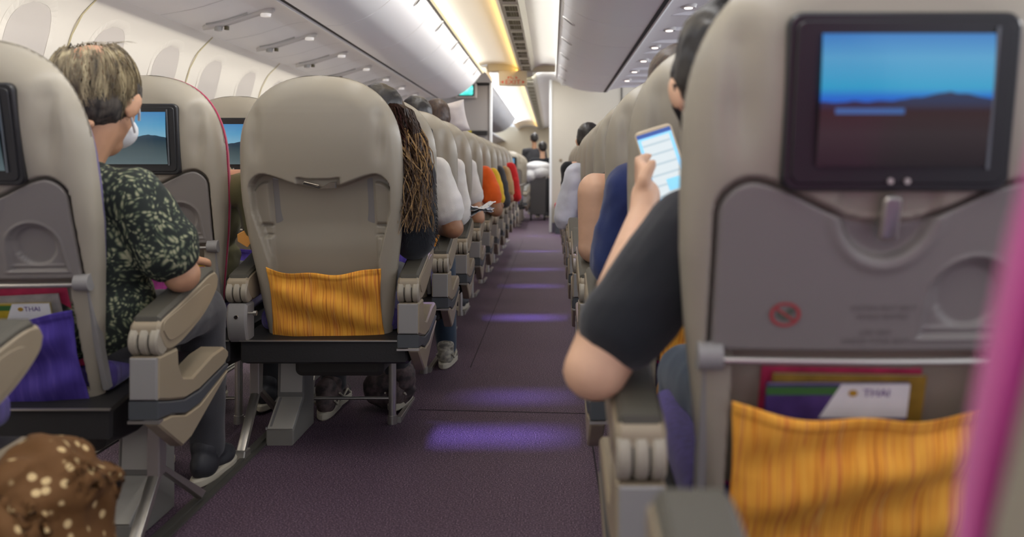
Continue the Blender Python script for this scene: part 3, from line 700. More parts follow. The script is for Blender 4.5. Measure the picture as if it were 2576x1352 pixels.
def shell_mesh(kind):
    zs = np.unique(np.concatenate([np.linspace(0.36, 0.95, 170), 0.95+(ZT-0.95)*np.sin(np.linspace(0, PI/2, 70))]))
    M = 121; u = np.sin(np.linspace(-PI/2, PI/2, M)*0.96)/math.sin(PI/2*0.96)
    W = np.array([width(z) for z in zs]); X = W[:, None]*u[None, :]; Z = np.repeat(zs[:, None], M, 1)
    _, OL = outline()
    OL2 = np.concatenate([OL, OL*np.array([-1, 1])])
    P = np.stack([X.ravel(), Z.ravel()], 1)
    D = np.full(len(P), 9.0)
    for i in range(0, len(P), 1000):
        D[i:i+1000] = np.sqrt(((P[i:i+1000, None, :]-OL2[None])**2).sum(-1)).min(1)
    D = D.reshape(X.shape)
    D = np.where(np.abs(u)[None, :] >= 0.9999, 0, D); D[-1, :] = 0
    R = 0.030+0.035*sstep(0.80, 1.02, Z)
    dd = np.clip(R-D, 0, R); rim = R-np.sqrt(np.maximum(R*R-dd*dd, 0))
    Y = surf_y(X, Z)+rim
    # soft hollow channel on both sides of the head (the shoulder that rolls forward)
    Y = Y+0.016*np.exp(-((np.abs(X)-0.185)/0.022)**2)*sstep(0.90, 1.0, Z)*(1-sstep(1.06, 1.12, Z))
    AX = np.abs(X)
    if kind == 'screen':
        top = tray_top(X, 0.211, 0.048)+0.006
        m = (1-sstep(0.207, 0.2125, AX))*(1-sstep(-0.003, 0.003, Z-top))*sstep(0.664, 0.669, Z)
        Y = Y+0.020*m
        m2 = (1-sstep(0.170, 0.177, AX))*(1-sstep(0.664, 0.669, Z))*sstep(0.40, 0.41, Z)
        Y = Y+0.050*m2
        # dish around the table latch
        r = np.sqrt((X/0.066)**2+((Z-0.874)/0.062)**2)
        Y = Y+0.010*(1-sstep(0.85, 1.0, r))*sstep(0.0, 0.004, Z-top)
    else:
        sag = 0.852+0.042*sstep(0.02, 0.18, AX); r_ = 0.05; d = np.clip(AX-(0.212-r_), 0, r_)
        top = sag-(r_-np.sqrt(np.maximum(r_*r_-d*d, 0)))
        wl = np.interp(Z, [0.36, 0.62, 0.70, 0.78, 0.9], [0.155, 0.165, 0.185, 0.207, 0.212])
        m = (1-sstep(-0.004, 0.004, AX-wl))*(1-sstep(-0.003, 0.004, Z-top))*sstep(0.372, 0.380, Z)
        depth = 0.056-0.012*sstep(0.10, 0.2, np.abs(0.85-Z))
        # inner rails: a step beside the concave panel
        rail = sstep(0.158, 0.164, AX)*sstep(0.02, 0.03, top-Z)
        Y = Y+m*(depth-0.016*rail+0.010*(1-(AX/0.16)**2).clip(0, 1))
        # notch steps on the rails
        for zz in (0.70, 0.735):
            Y = Y+0.010*m*rail*(1-sstep(0.0, 0.004, np.abs(Z-zz)-0.003))
        Y = Y+0.012*m*rail*sstep(0.70, 0.703, Z)*(1-sstep(0.733, 0.736, Z))
        # slot of the missing table latch
        m3 = (1-sstep(0.060, 0.063, AX))*sstep(0.845, 0.849, Z+0.25*X*X*0)*(1-sstep(0.878, 0.882, Z-1.2*X*X))
        Y = Y+0.022*m3*(1-m)
    n = len(zs); vs = list(zip(X.ravel(), Y.ravel(), Z.ravel()))
    fs = [(i*M+j, i*M+j+1, (i+1)*M+j+1, (i+1)*M+j) for i in range(n-1) for j in range(M-1)]
    # front skin (towards the cushion) and closing walls
    b = len(vs); TH = np.interp(Z, [0.36, 0.6, 0.95, 1.18], [0.050, 0.075, 0.095, 0.085])
    R2 = 0.018; dd = np.clip(R2-D, 0, R2); rim2 = R2-np.sqrt(np.maximum(R2*R2-dd*dd, 0))
    Yf = ycs(Z)+TH-rim2
    vs += list(zip(X.ravel(), Yf.ravel(), Z.ravel()))
    # coarse front: same grid
    fs += [(b+i*M+j, b+(i+1)*M+j, b+(i+1)*M+j+1, b+i*M+j+1) for i in range(n-1) for j in range(M-1)]
    for i in range(n-1):
        fs.append((i*M, (i+1)*M, b+(i+1)*M, b+i*M)); e = M-1; fs.append((i*M+e, b+i*M+e, b+(i+1)*M+e, (i+1)*M+e))
    for j in range(M-1):
        fs.append((j, b+j, b+j+1, j+1)); q = (n-1)*M; fs.append((q+j, q+j+1, b+q+j+1, b+q+j))
    return mesh('back_shell_'+kind, vs, fs, True)
def cushion_mesh():
    zs = np.unique(np.concatenate([np.linspace(0.44, 0.95, 24), 0.95+(ZT-0.004-0.95)*np.sin(np.linspace(0, PI/2, 16))])); M = 25
    u = np.sin(np.linspace(-PI/2, PI/2, M)); vs = []; fs = []
    for z in zs:
        wd = width(min(z, ZT-0.002))
        for q in u:
            x = wd*q; y = float(ycs(z))+float(np.interp(z, [0.36, 0.6, 0.95, 1.18], [0.050, 0.075, 0.095, 0.085]))
            vs.append((x, y-0.004, z))
    n = len(zs); b = len(vs)
    for z in zs:
        wd = width(min(z, ZT-0.002))
        for q in u:
            x = wd*q; e = math.sqrt(max(0, 1-abs(q)**6)); y = float(ycs(z))+float(np.interp(z, [0.36, 0.6, 0.95, 1.18], [0.050, 0.075, 0.095, 0.085]))
            tp = math.sqrt(max(0.0, 1-((z-0.80)/0.385)**8)) if z > 0.8 else 1
            vs.append((x, y+0.004+(0.055+0.02*math.sin(z*9))*e*tp, z))
    fs = [(i*M+j, i*M+j+1, (i+1)*M+j+1, (i+1)*M+j) for i in range(n-1) for j in range(M-1)]
    fs += [(b+i*M+j, b+(i+1)*M+j, b+(i+1)*M+j+1, b+i*M+j+1) for i in range(n-1) for j in range(M-1)]
    for i in range(n-1):
        fs.append((i*M, (i+1)*M, b+(i+1)*M, b+i*M)); e = M-1; fs.append((i*M+e, b+i*M+e, b+(i+1)*M+e, (i+1)*M+e))
    for j in range(M-1):
        fs.append((j, b+j, b+j+1, j+1)); q = (n-1)*M; fs.append((q+j, q+j+1, b+q+j+1, b+q+j))
    return mesh('back_cushion', vs, fs, True)
def drape(off=0.0):
    return lambda v: (v[0], float(surf_y(v[0], v[2]))+v[1]+off, v[2])
def draped_plate(outline_fn_top, w, z0, r, thick, proud, n=(64, 60), feats=None, curv=True):
    """A thin board with rounded rim lying on the seat back; outline_fn_top gives its upper edge."""
    nx, nz = n; u = np.sin(np.linspace(-PI/2, PI/2, nx)*0.95)/math.sin(PI/2*0.95)
    vq = (1-np.cos(np.linspace(0, PI, nz)))/2*0.6+np.linspace(0, 1, nz)*0.4
    X = np.repeat((w*u)[None, :], nz, 0); T = outline_fn_top(X); Z = z0+vq[:, None]*(T-z0)
    # distance to rim (approx)
    dx = w-np.abs(X); dz = np.minimum(T-Z, Z-z0); D = np.minimum(dx, dz)
    dd = np.clip(r-D, 0, r); rim = r-np.sqrt(np.maximum(r*r-dd*dd, 0))
    Y = surf_y(X, Z)-proud+np.minimum(rim, thick*0.9)
    if feats is not None: Y = Y+feats(X, Z)
    vs = list(zip(X.ravel(), Y.ravel(), Z.ravel())); b = len(vs)
    vs += list(zip(X.ravel(), (surf_y(X, Z)-proud+thick+ (feats(X, Z).clip(0) if feats is not None else 0)).ravel(), Z.ravel()))
    fs = [(i*nx+j, i*nx+j+1, (i+1)*nx+j+1, (i+1)*nx+j) for i in range(nz-1) for j in range(nx-1)]
    fs += [tuple(b+q for q in reversed(f)) for f in fs[:]]
    for i in range(nz-1):
        fs.append((i*nx, (i+1)*nx, b+(i+1)*nx, b+i*nx)); e = nx-1; fs.append((i*nx+e, b+i*nx+e, b+(i+1)*nx+e, (i+1)*nx+e))
    for j in range(nx-1):
        fs.append((j, b+j, b+j+1, j+1)); q = (nz-1)*nx; fs.append((q+j, q+j+1, b+q+j+1, b+q+j))
    return vs, fs
CUPX = 0.118
def tray_feats(X, Z):
    # arched cup recess with a round hollow inside, and the latch cut-out at the top
    def archf(hw, z0, z1, soft):
        zc = z1-hw; d = np.where(Z > zc, np.sqrt((X-CUPX)**2+(Z-zc)**2)-hw, np.maximum(np.abs(X-CUPX)-hw*(1+0.12*(zc-Z)/0.06), z0-Z)); return 1-sstep(-soft, soft, d)
    Y = 0.007*archf(0.054, 0.697, 0.802, 0.0025)-0.002*(archf(0.060, 0.691, 0.808, 0.002)-archf(0.054, 0.697, 0.802, 0.0025))
    rr = np.sqrt((X-CUPX)**2+(Z-0.752)**2); Y = Y+0.007*(1-sstep(0.040, 0.044, rr))
    Y = Y-0.0025*np.exp(-((Z-0.707)/0.003)**2)*archf(0.050, 0.697, 0.802, 0.002)
    r = np.sqrt((X/0.062)**2+((Z-0.866)/0.070)**2)
    Y = Y+0.016*(1-sstep(0.82, 0.94, r))-0.0035*np.exp(-((r-1.07)/0.10)**2)
    return Y
MC = {}
def cached(key, fn):
    if key not in MC: MC[key] = fn()
    return MC[key]
def pocket_mesh(seed):
    r = random.Random(seed); nx, nz = 70, 50; vs = []; fs = []
    for side in (0, 1):
        for i in range(nz):
            v = i/(nz-1)
            for j in range(nx):
                u = -1+2*j/(nx-1); zt = 0.604-0.016*(1-u*u)+0.004*math.sin(u*7+seed); zb = 0.376-0.006*(1-u*u)
                x = u*(0.176-0.012*math.sin(v*PI)*0.6); z = zb+(zt-zb)*v
                bulge = 0.030*(1-u**4)*(0.35+0.65*v)*(0.6+0.4*math.sin(v*PI))
                # long sagging folds, running mostly across
                f = 0.0105*math.sin(14*(z*1.6+x*0.55*(1 if seed % 2 else -1))*2.2+seed)*(1-u**6)*math.sin(v*PI)**0.5
                f += 0.004*mnoise.noise(Vector((x*14, z*26, seed*3.1)))
                hem = 0.0035 if v > 0.93 else 0
                y = float(surf_y(x, z))-0.006-bulge-f-hem+(0.0035 if side else 0)
                vs.append((x, y, z))
    n = nx*nz
    fs = [(i*nx+j, i*nx+j+1, (i+1)*nx+j+1, (i+1)*nx+j) for i in range(nz-1) for j in range(nx-1)]
    fs += [tuple(n+q for q in reversed(f)) for f in fs[:]]
    for i in range(nz-1):
        fs.append((i*nx, (i+1)*nx, n+(i+1)*nx, n+i*nx)); e = nx-1; fs.append((i*nx+e, n+i*nx+e, n+(i+1)*nx+e, (i+1)*nx+e))
    for j in range(nx-1):
        fs.append((j, n+j, n+j+1, j+1)); q = (nz-1)*nx; fs.append((q+j, q+j+1, n+q+j+1, n+q+j))
    return mesh('seat_pocket', vs, fs, True)
def strip_draped(xs, zs, y0, y1, r=0.003):
    """A prism in x-z between xs/zs polygon draped on the back."""
    pass
def arm_profile():
    top = spline([(0.0, 0.540), (0.012, 0.570), (0.10, 0.592), (0.22, 0.622), (0.30, 0.642), (0.345, 0.642), (0.362, 0.622)], 5)
    bot = spline([(0.362, 0.622), (0.345, 0.590), (0.27, 0.545), (0.17, 0.512), (0.10, 0.497), (0.04, 0.500), (0.0, 0.540)], 5)
    return top, bot
def make_arm(parent, sx, aisle, side):
    """sx: x of the armrest's middle; side +1 if the aisle lies towards +x."""
    top, bot = arm_profile()
    def arm():
        return MB().prism(top+bot[1:-1], -0.033, 0.033, 'x', 0.007).mesh('armrest', True)
    a = link('armrest', cached('arm', arm), FLANK, parent, (sx, 0, 0))
    def pad():
        P = [p for p in top if p[0] > 0.006 and p[0] < 0.335]; up = [(y, z+0.010) for y, z in P]; lo = [(y, z-0.012) for y, z in P]
        return MB().prism([(P[0][0]-0.002, P[0][1]-0.005)]+up+[(P[-1][0]+0.012, P[-1][1]-0.004)]+lo[::-1], -0.030, 0.030, 'x', 0.007).mesh('armrest_pad', True)
    link('armrest_pad', cached('pad', pad), PAD, a)
    def inset():
        Q = [(0.045+(y-0.045)*0.80+0.012, 0.545+(z-0.545)*0.66+0.006) for y, z in top+bot[1:-1]]
        return MB().prism(Q, 0.0325, 0.0350, 'x', 0.0012).mesh('side_inset', True)
    if aisle: link('side_inset', cached('inset', inset), FLANK, a, (0, 0, 0), (0, 0, 0)).scale = (side, 1, 1)
    def discs():
        m = MB()
        for x in (-0.0225, 0.0, 0.0225): m.prism([(0.024+0.034*math.cos(t), 0.527+0.034*math.sin(t)) for t in np.linspace(0, 2*PI, 25)[:-1]], x-0.0098, x+0.0098, 'x', 0.004)
        return m.mesh('hinge_disc', True)
    link('hinge_disc', cached('discs', discs), CREAM, parent, (sx, 0, 0))
    def core(): return MB().prism([(0.024+0.028*math.cos(t), 0.527+0.028*math.sin(t)) for t in np.linspace(0, 2*PI, 25)[:-1]], -0.030, 0.030, 'x').mesh('hinge_core', True)
    link('hinge_core', cached('core', core), GROOVE, parent, (sx, 0, 0))
    if aisle:
        post = spline([(0.0, 0.494), (0.0, 0.40)], 2)+[(0.06, 0.385), (0.145, 0.368), (0.235, 0.368), (0.40, 0.392), (0.432, 0.408), (0.432, 0.424), (0.40, 0.440), (0.32, 0.435), (0.19, 0.408), (0.135, 0.420), (0.110, 0.455), (0.105, 0.494)]
        link('side_panel', cached('post', lambda: MB().prism(post, -0.033, 0.033, 'x', 0.005).mesh('side_panel', True)), FLANK if True else CREAM, parent, (sx, 0, 0))
        link('rear_cap', cached('rcap', lambda: MB().prism([(-0.030, 0.400), (0.030, 0.400), (0.030, 0.492), (-0.030, 0.492)], -0.004, 0.012, 'y', 0.003).mesh('rear_cap', True)), GREY, parent, (sx, 0, 0))
        band = [(-0.002, 0.398), (-0.002, 0.358), (0.07, 0.352), (0.15, 0.332), (0.235, 0.334), (0.425, 0.378), (0.432, 0.390), (0.40, 0.390), (0.235, 0.366), (0.145, 0.366), (0.06, 0.383)]
        link('trim_band', cached('band', lambda: MB().prism(band, -0.0335, 0.0335, 'x', 0.003).mesh('trim_band', True)), BAND, parent, (sx, 0, 0))
        low = [(0.0, 0.354), (0.0, 0.345), (0.07, 0.30), (0.13, 0.262), (0.18, 0.268), (0.42, 0.365), (0.425, 0.375), (0.235, 0.331), (0.15, 0.329), (0.07, 0.349)]
        link('lower_panel', cached('low', lambda: MB().prism(low, 0.0, 0.034, 'x', 0.004).mesh('lower_panel', True)), FLANK, parent, (sx, 0, 0)).scale = (side, 1, 1)
        link('edge_rail', cached('erail', lambda: MB().tube((0.0, 0.004, 0.353), (0.033, 0.004, 0.353), 0.004, n=8).box(-0.034, 0.034, -0.004, 0.02, 0.349, 0.355).mesh('edge_rail', True)), METAL, parent, (sx, 0, 0))
    else:
        P = [(0.002, 0.492), (-0.006, 0.46), (-0.006, 0.43), (0.008, 0.385), (0.020, 0.372), (0.075, 0.372), (0.075, 0.492)]
        link('hinge_cover', cached('hcov', lambda: MB().prism(P, -0.031, 0.031, 'x', 0.007).mesh('hinge_cover', True)), GREY, parent, (sx, 0, 0))
        link('screw', cached('screw', lambda: MB().tube((0.0, -0.005, 0.452), (0, -0.0085, 0.452), 0.008, 0.006, 14).mesh('screw', True)), CHROME, parent, (sx, 0, 0))
        link('hinge_pin', cached('pin', lambda: MB().tube((-0.055, 0.01, 0.462), (0.055, 0.01, 0.462), 0.0035, n=8).tube((-0.058, 0.01, 0.462), (-0.048, 0.01, 0.462), 0.008, n=10).tube((0.048, 0.01, 0.462), (0.058, 0.01, 0.462), 0.008, n=10).mesh('hinge_pin', True)), METAL, parent, (sx, 0, 0))
def make_seat(x, D, side, label, group, kind='screen', aisle=True, recline=0.0, cush=None, pocket=None, near=True, legs='std', text=False, scr='pale', ax=0.262, edge=False):
    """side +1: the aisle / free armrest lies towards +x."""
    t = thing('airplane_seat', label, 'seat', (x, D, 0), group)
    cush = cush or PURPLE_C; pocket = pocket or ORANGE_C
    piv = Vector((0, 0.10, 0.42)); R = Matrix.Rotation(recline, 3, 'X'); off = piv-R@piv
    def back(o): o.location = off; o.rotation_euler = (recline, 0, 0); return o
    bs = back(link('back_shell', cached('shell_'+kind, lambda: shell_mesh(kind)), CREAM, t))
    back(link('back_cushion', cached('bcush', cushion_mesh), cush, t, objlevel=True)).scale = ((0.995 if edge else 0.95), 1, (1 if edge else 0.99))
    if kind == 'screen':
        bz = back(link('screen_bezel', cached('bezel', lambda: MB().prism(rrect(-0.136, 0.136, 0.890, 1.102, 0.018), -0.013, 0.012, 'y', 0.0035, drape()).prism(rrect(-0.126, 0.126, 0.900, 1.092, 0.012), -0.0150, -0.004, 'y', 0.0015, drape()).mesh('screen_bezel', True)), BLACK, t))
        link('screen', cached('screen', lambda: mesh('screen', *_screen())), SCR_FILM if scr == 'film' else SCR_PALE, bz, objlevel=True)
        if near: link('frame_glint', cached('fglint', lambda: MB().prism(rrect(0.1035, 0.1075, 0.918, 1.085, 0.001, 2), -0.0168, -0.0148, 'y', 0, drape()).mesh('frame_glint')), mat('bezel_glint_grey', (0.12, 0.13, 0.14), 0.25), bz)
        if near: link('headphone_jack', cached('jack', lambda: MB().tube(drape(-0.0165)((-0.008, 0, 0.904)), drape(-0.003)((-0.008, 0, 0.904)), 0.0035, n=10).tube(drape(-0.0165)((0.012, 0, 0.904)), drape(-0.003)((0.012, 0, 0.904)), 0.0035, n=10).mesh('headphone_jack', True)), METAL, bz)
        tr = back(link('tray_table', cached('tray', lambda: mesh('tray_table', *draped_plate(lambda X: tray_top(X), 0.205, 0.676, 0.006, 0.016, -0.001, (110, 90), tray_feats), True)), TRAY, t))
        lt = link('tray_latch', cached('latch', lambda: MB().prism(rrect(-0.011, 0.011, 0.828, 0.884, 0.006), -0.013, 0.004, 'y', 0.003, drape()).mesh('tray_latch', True)), METAL, tr)
        def sym():
            n = 28; m = MB(); vs = []
            c = (-0.115, 0.728)
            for r in (0.0195, 0.0150): vs += [drape(-0.0012+0.001)((c[0]+r*math.cos(2*PI*i/n), -0.0012, c[1]+r*0.85*math.sin(2*PI*i/n))) for i in range(n)]
            m.add(vs, [(i, (i+1) % n, n+(i+1) % n, n+i) for i in range(n)])
            a = math.radians(-40); dx, dz = math.cos(a), math.sin(a); q = 0.0016
            P = [(c[0]-0.016*dx-q*dz, c[1]-0.0135*dz+q*dx), (c[0]+0.016*dx-q*dz, c[1]+0.0135*dz+q*dx), (c[0]+0.016*dx+q*dz, c[1]+0.0135*dz-q*dx), (c[0]-0.016*dx+q*dz, c[1]-0.0135*dz-q*dx)]
            m.add([drape()((x_, -0.0004, z_)) for x_, z_ in P], [(0, 1, 2, 3)]); return m.mesh('warning_ring')
        if text:
            link('warning_symbol', cached('sym', sym), mat('symbol_red', (0.36, 0.05, 0.05), 0.6), tr)
            pic = MB()
            for (a, b_, c_, d_) in ((-0.125, -0.108, 0.724, 0.732), (-0.112, -0.104, 0.729, 0.736), (-0.120, -0.104, 0.720, 0.724)): pic.add([drape()((q, -0.0002, z_)) for q, z_ in ((a, c_), (b_, c_), (b_, d_), (a, d_))], [(0, 1, 2, 3)])
            pic.build('symbol_figure', mat('symbol_figure_dark', (0.08, 0.10, 0.07), 0.6), tr)
            ink = mat('tray_ink_grey', (0.16, 0.14, 0.13), 0.6)
            for txt, zz, s_ in (('FASTEN SEAT BELT WHILE', 0.737, 0.0078), ('SEATED', 0.7275, 0.0078)):
                pass
            link('lettering', text_mesh('FASTEN SEAT BELT', 0.0098, lambda a, b_: drape()((a+0.008, -0.0006, b_+0.734))), ink, tr)
            link('lettering', text_mesh('WHILE SEATED', 0.0098, lambda a, b_: drape()((a+0.008, -0.0006, b_+0.7225))), ink, tr)
            link('lettering', text_mesh('LIFE VEST', 0.0098, lambda a, b_: drape()((a+0.002, -0.0006, b_+0.7005))), ink, tr)
            link('lettering', text_mesh('UNDER YOUR SEAT', 0.0098, lambda a, b_: drape()((a+0.002, -0.0006, b_+0.689))), ink, tr)
        back(link('tray_bar', cached('tbar', lambda: MB().path([drape()((q, -0.004, 0.664)) for q in np.linspace(-0.19, 0.19, 9)], 0.0055, 10).mesh('tray_bar', True)), METAL, t))
        def arms(s):
            m = MB()
            if 1:
                m.prism([(0.66, -0.010), (0.66, 0.018), (0.40, 0.050), (0.40, 0.028)], s*0.206-0.007, s*0.206+0.007, 'x', 0.002, lambda v: (v[0], float(surf_y(v[0], 0.5))+v[2]-0.005-0.1*(v[1]-0.5), v[1]))
            return m.mesh('tray_arm', True)
        for s_ in (-1, 1): back(link('tray_arm', cached('tarm%d' % s_, lambda: arms(s_)), GREY, t))
        def hubs(s):
            m = MB()
            m.tube((s*0.190, float(surf_y(.2, .668))+0.004, 0.668), (s*0.222, float(surf_y(.2, .668))+0.004, 0.668), 0.019, n=18)
            return m.mesh('tray_hinge', True)
        for s_ in (-1, 1): back(link('tray_hinge', cached('thub%d' % s_, lambda: hubs(s_)), GREY, t))
    else:
        back(link('inner_panel', cached('inner', lambda: mesh('inner_panel', *draped_plate(lambda X: 0.848+0.040*sstep(0.02, 0.18, np.abs(X)), 0.155, 0.385, 0.004, 0.006, -0.056, (60, 60), lambda X, Z: 0.012*(1-(X/0.155)**2)*sstep(0.4, 0.8, Z)), True)), INNER, t))
        back(link('latch_stub', cached('lstub', lambda: MB().prism([(-0.046, 0.866), (-0.040, 0.874), (0.004, 0.863), (0.002, 0.852)], -0.002, 0.014, 'y', 0.001, drape()).prism([(0.002, 0.852), (0.052, 0.852), (0.052, 0.872), (0.034, 0.870)], 0.008, 0.02, 'y', 0.001, drape()).mesh('latch_stub', True)), CHROME, t))
    if pocket is not False:
        sd = 3 if kind != 'screen' else 2
        pk = back(link('seat_pocket', cached('pocket%d' % sd, lambda: pocket_mesh(sd)), pocket, t, objlevel=True))
    # seat cushion, pan and beams
    def sc_():
        m = MB().prism(rrect(-0.222, 0.222, 0.405, 0.475, 0.028), 0.10, 0.53, 'y', 0.02, lambda v: (v[0], v[1], v[2]-0.35*max(0, 0.30-v[1])*0.2+0.02*max(0, (v[1]-0.3))/0.2))
        return m.mesh('seat_cushion', True)
    link('seat_cushion', cached('scush', sc_), cush if cush in (PURPLE_C,) else PURPLE_C, t, objlevel=True)
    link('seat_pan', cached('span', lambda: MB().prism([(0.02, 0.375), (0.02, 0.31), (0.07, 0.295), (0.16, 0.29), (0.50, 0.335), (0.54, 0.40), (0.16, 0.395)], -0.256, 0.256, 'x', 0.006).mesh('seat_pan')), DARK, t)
    link('pan_edge', cached('pedge', lambda: MB().box(-0.256, 0.256, 0.012, 0.02, 0.374, 0.378).mesh('pan_edge')), METAL, t)
    make_arm(t, side*ax, aisle, side)
    if legs:
        lx = {'std': side*0.135, 'mid': side*0.20, 'orange': 0.135}.get(legs, side*0.135)
        def leg():
            return MB().tube((0, 0.46, 0.0), (0, 0.46, 0.33), 0.0135, n=14).tube((0, 0.46, 0.0), (0, 0.46, 0.03), 0.017, n=14).mesh('leg', True)
        def foot():
            return MB().prism([(0.47, 0.0), (0.47, 0.022), (0.80, 0.012), (0.80, 0.0)], 0.012, 0.030, 'x', 0.002).mesh('foot_bar', True)
        if legs == 'mid': sx0 = side*0.275
        if legs in ('std', 'orange'):
            link('leg', cached('leg', leg), METAL, t, (lx, 0, 0)); link('foot_bar', cached('foot', foot), METAL, t, (lx, 0, 0))
            link('baggage_bar', cached('bbar', lambda: MB().tube((0, 0.47, 0.088), (0.30, 0.47, 0.088), 0.006, n=10).mesh('baggage_bar', True)), METAL, t, (lx if lx < 0 else lx-0.30, 0, 0))
        sx = side*0.275 if legs == 'mid' else -side*0.266
        def strut():
            m = MB().prism([(-0.017, 0.19), (0.205-0.19+0.0, 0.19), (0.017, 0.19)], 0, 0.001, 'y') if False else MB()
            m.prism([(0.185, 0.17), (0.225, 0.17), (0.235, 0.30), (0.185, 0.30)], -0.015, 0.015, 'x', 0.003)
            m.prism([(0.185, 0.175), (0.222, 0.185), (0.075, 0.02), (0.045, 0.02)], -0.013, 0.013, 'x', 0.003)
            m.prism([(0.03, 0.0), (0.10, 0.0), (0.095, 0.025), (0.04, 0.03)], -0.018, 0.018, 'x', 0.003)
            m.prism([(0.20, 0.19), (0.225, 0.19), (0.50, 0.03), (0.47, 0.02)], -0.009, 0.009, 'x', 0.002)
            return m.mesh('leg', True)
        link('leg', cached('strut', strut), METAL, t, (sx, 0, 0))
        bx = sx+(0.078 if legs == 'orange' else -0.105 if legs == 'mid' else -0.085*side)
        if near:
            b1 = link('electronics_box', cached('ebox', lambda: MB().prism([(0.20, 0.0), (0.20, 0.048), (0.325, 0.125), (0.335, 0.285), (0.46, 0.285), (0.46, 0.0)], -0.045, 0.045, 'x', 0.004).mesh('electronics_box', True)), BOXG, t, (bx, 0, 0))
            link('cover_plate', cached('cplate', lambda: MB().prism([(0.205, 0.050), (0.325, 0.124), (0.322, 0.130), (0.199, 0.055)], -0.041, 0.041, 'x', 0.001).prism([(0.327, 0.145), (0.335, 0.26), (0.331, 0.262), (0.322, 0.145)], -0.034, 0.040, 'x', 0.001).mesh('cover_plate', True)), PLATE, b1)
            link('side_strap', cached('cstrap', lambda: MB().prism([(0.210, 0.056), (0.320, 0.124), (0.318, 0.128), (0.207, 0.060)], -0.036, -0.026, 'x', 0.001).prism([(0.196, 0.052), (0.204, 0.052), (0.204, 0.060), (0.196, 0.060)], -0.045, -0.04, 'x').mesh('side_strap')), GREY, b1)
    if near:
        link('life_vest_pouch', cached('vest', lambda: MB().prism(rrect(-0.14, 0.15, 0.225, 0.295, 0.022), 0.20, 0.44, 'y', 0.015).mesh('life_vest_pouch', True)), mat('vest_pouch_brown', (0.055, 0.05, 0.042), 0.8, bump=0.4, bscale=60), t)
    return t
def _screen():
    nx, nz = 12, 10; vs = []; fs = []
    for i in range(nz):
        for j in range(nx):
            x = -0.098+0.200*j/(nx-1); z = 0.922+0.155*i/(nz-1); vs.append(drape()((x, -0.0162, z)))
    return vs, [(i*nx+j, i*nx+j+1, (i+1)*nx+j+1, (i+1)*nx+j) for i in range(nz-1) for j in range(nx-1)]

def DK(k): return 2.0+0.81*k
GL, GR = 'seats left of the aisle', 'seats right of the aisle'
XA, XM, XR = -0.700, -1.245, 0.410
make_seat(-1.22, DK(-1), 1, 'seat at the lower left edge, only its rounded aisle armrest in view', GL, ax=0.335, recline=0.06, near=True, legs='mid')
make_seat(-1.22, DK(0), 1, 'cream seat at far left with purple pocket, beside the grey-haired man', GL, ax=0.335, recline=0.13, cush=PURPLE_C, pocket=PURPLE_P, legs='mid')
make_seat(XM, DK(1), 1, 'cream seat with crimson side edge and lit screen behind the man in leaf-print shirt', GL, ax=0.285, aisle=False, recline=0.03, cush=RED_C, pocket=MAG_P, edge=True)
make_seat(XM, DK(2), 1, 'cream seat with pale screen showing left of the orange-pocket seat', GL, ax=0.285, aisle=False, recline=0.0, cush=MAG_C, pocket=PURPLE_P)
make_seat(XA, DK(1), 1, 'cream seat without screen, hollow back and crumpled orange cloth pocket, left of aisle', GL, kind='hollow', recline=0.06, legs='orange', cush=MAG_C)
LROW = ['cream seat directly ahead of the orange-pocket seat, beside the white short sleeve', 'cream aisle seat with open screen edge, second ahead of the orange-pocket seat', 'cream aisle seat on the left, third ahead of the orange-pocket seat, beside white sleeve', 'cream aisle seat on the left just behind the bright orange sleeve', 'cream aisle seat on the left beside the bright orange sleeve', 'cream aisle seat on the left ahead of the orange sleeve', 'cream aisle seat on the left beside the dark sleeve', 'cream aisle seat on the left just behind the red sleeve', 'cream aisle seat on the left beside the red sleeve', 'cream aisle seat on the left, last before the grey bulkhead']
for i in range(10):
    k = i+2
    make_seat(XA, DK(k), 1, LROW[i], GL, recline=[0.03, 0.01, 0.02, 0.0, 0.01, 0.0, 0.0, 0.02, 0.0, 0.0][i], cush=[PURPLE_C, MAG_C, PURPLE_C, RED_C][k % 4], near=(k < 4), legs='std', pocket=[PURPLE_P, ORANGE_C][k % 2])
for i in range(4):
    make_seat(XA+0.03, 14.1+0.85*i, 1, 'brownish seat in the far cabin beyond the grey bulkhead, %s from the bulkhead' % ORD[i], 'seats in the far cabin', near=False, pocket=PURPLE_P)
RROW = ['pale seat edge with magenta side filling the right border, nearest of all', 'large blurred cream seat on the right with lit landscape screen and orange pocket', 'cream seat on the right in front of the person holding the phone', 'cream aisle seat on the right beside the navy sleeve', 'cream aisle seat on the right beside the bare tan arm', 'cream aisle seat on the right, second ahead of the navy sleeve', 'cream aisle seat on the right beside the pale white sleeve', 'cream aisle seat on the right just ahead of the pale white sleeve', 'cream aisle seat on the right beside the black-haired head', 'cream aisle seat on the right, third from the taupe bulkhead', 'cream aisle seat on the right, second from the taupe bulkhead', 'cream aisle seat on the right, closest to the taupe bulkhead']
for i in range(12):
    k = i-2
    make_seat(XR-(0.008 if i == 0 else 0), DK(k), -1, RROW[i], GR, edge=(i == 0), ax=0.294, recline=[0.30, 0.10, 0.06, -0.02, -0.03, -0.02, -0.03, -0.02, -0.03, -0.03, -0.03, -0.03][i], cush=MAG_C if k < 1 else [PURPLE_C, MAG_C][k % 2], near=(k < 3), text=(k == -1), scr='film' if k < 0 else 'pale', pocket=ORANGE_C if k < 1 else PURPLE_P, legs='std')

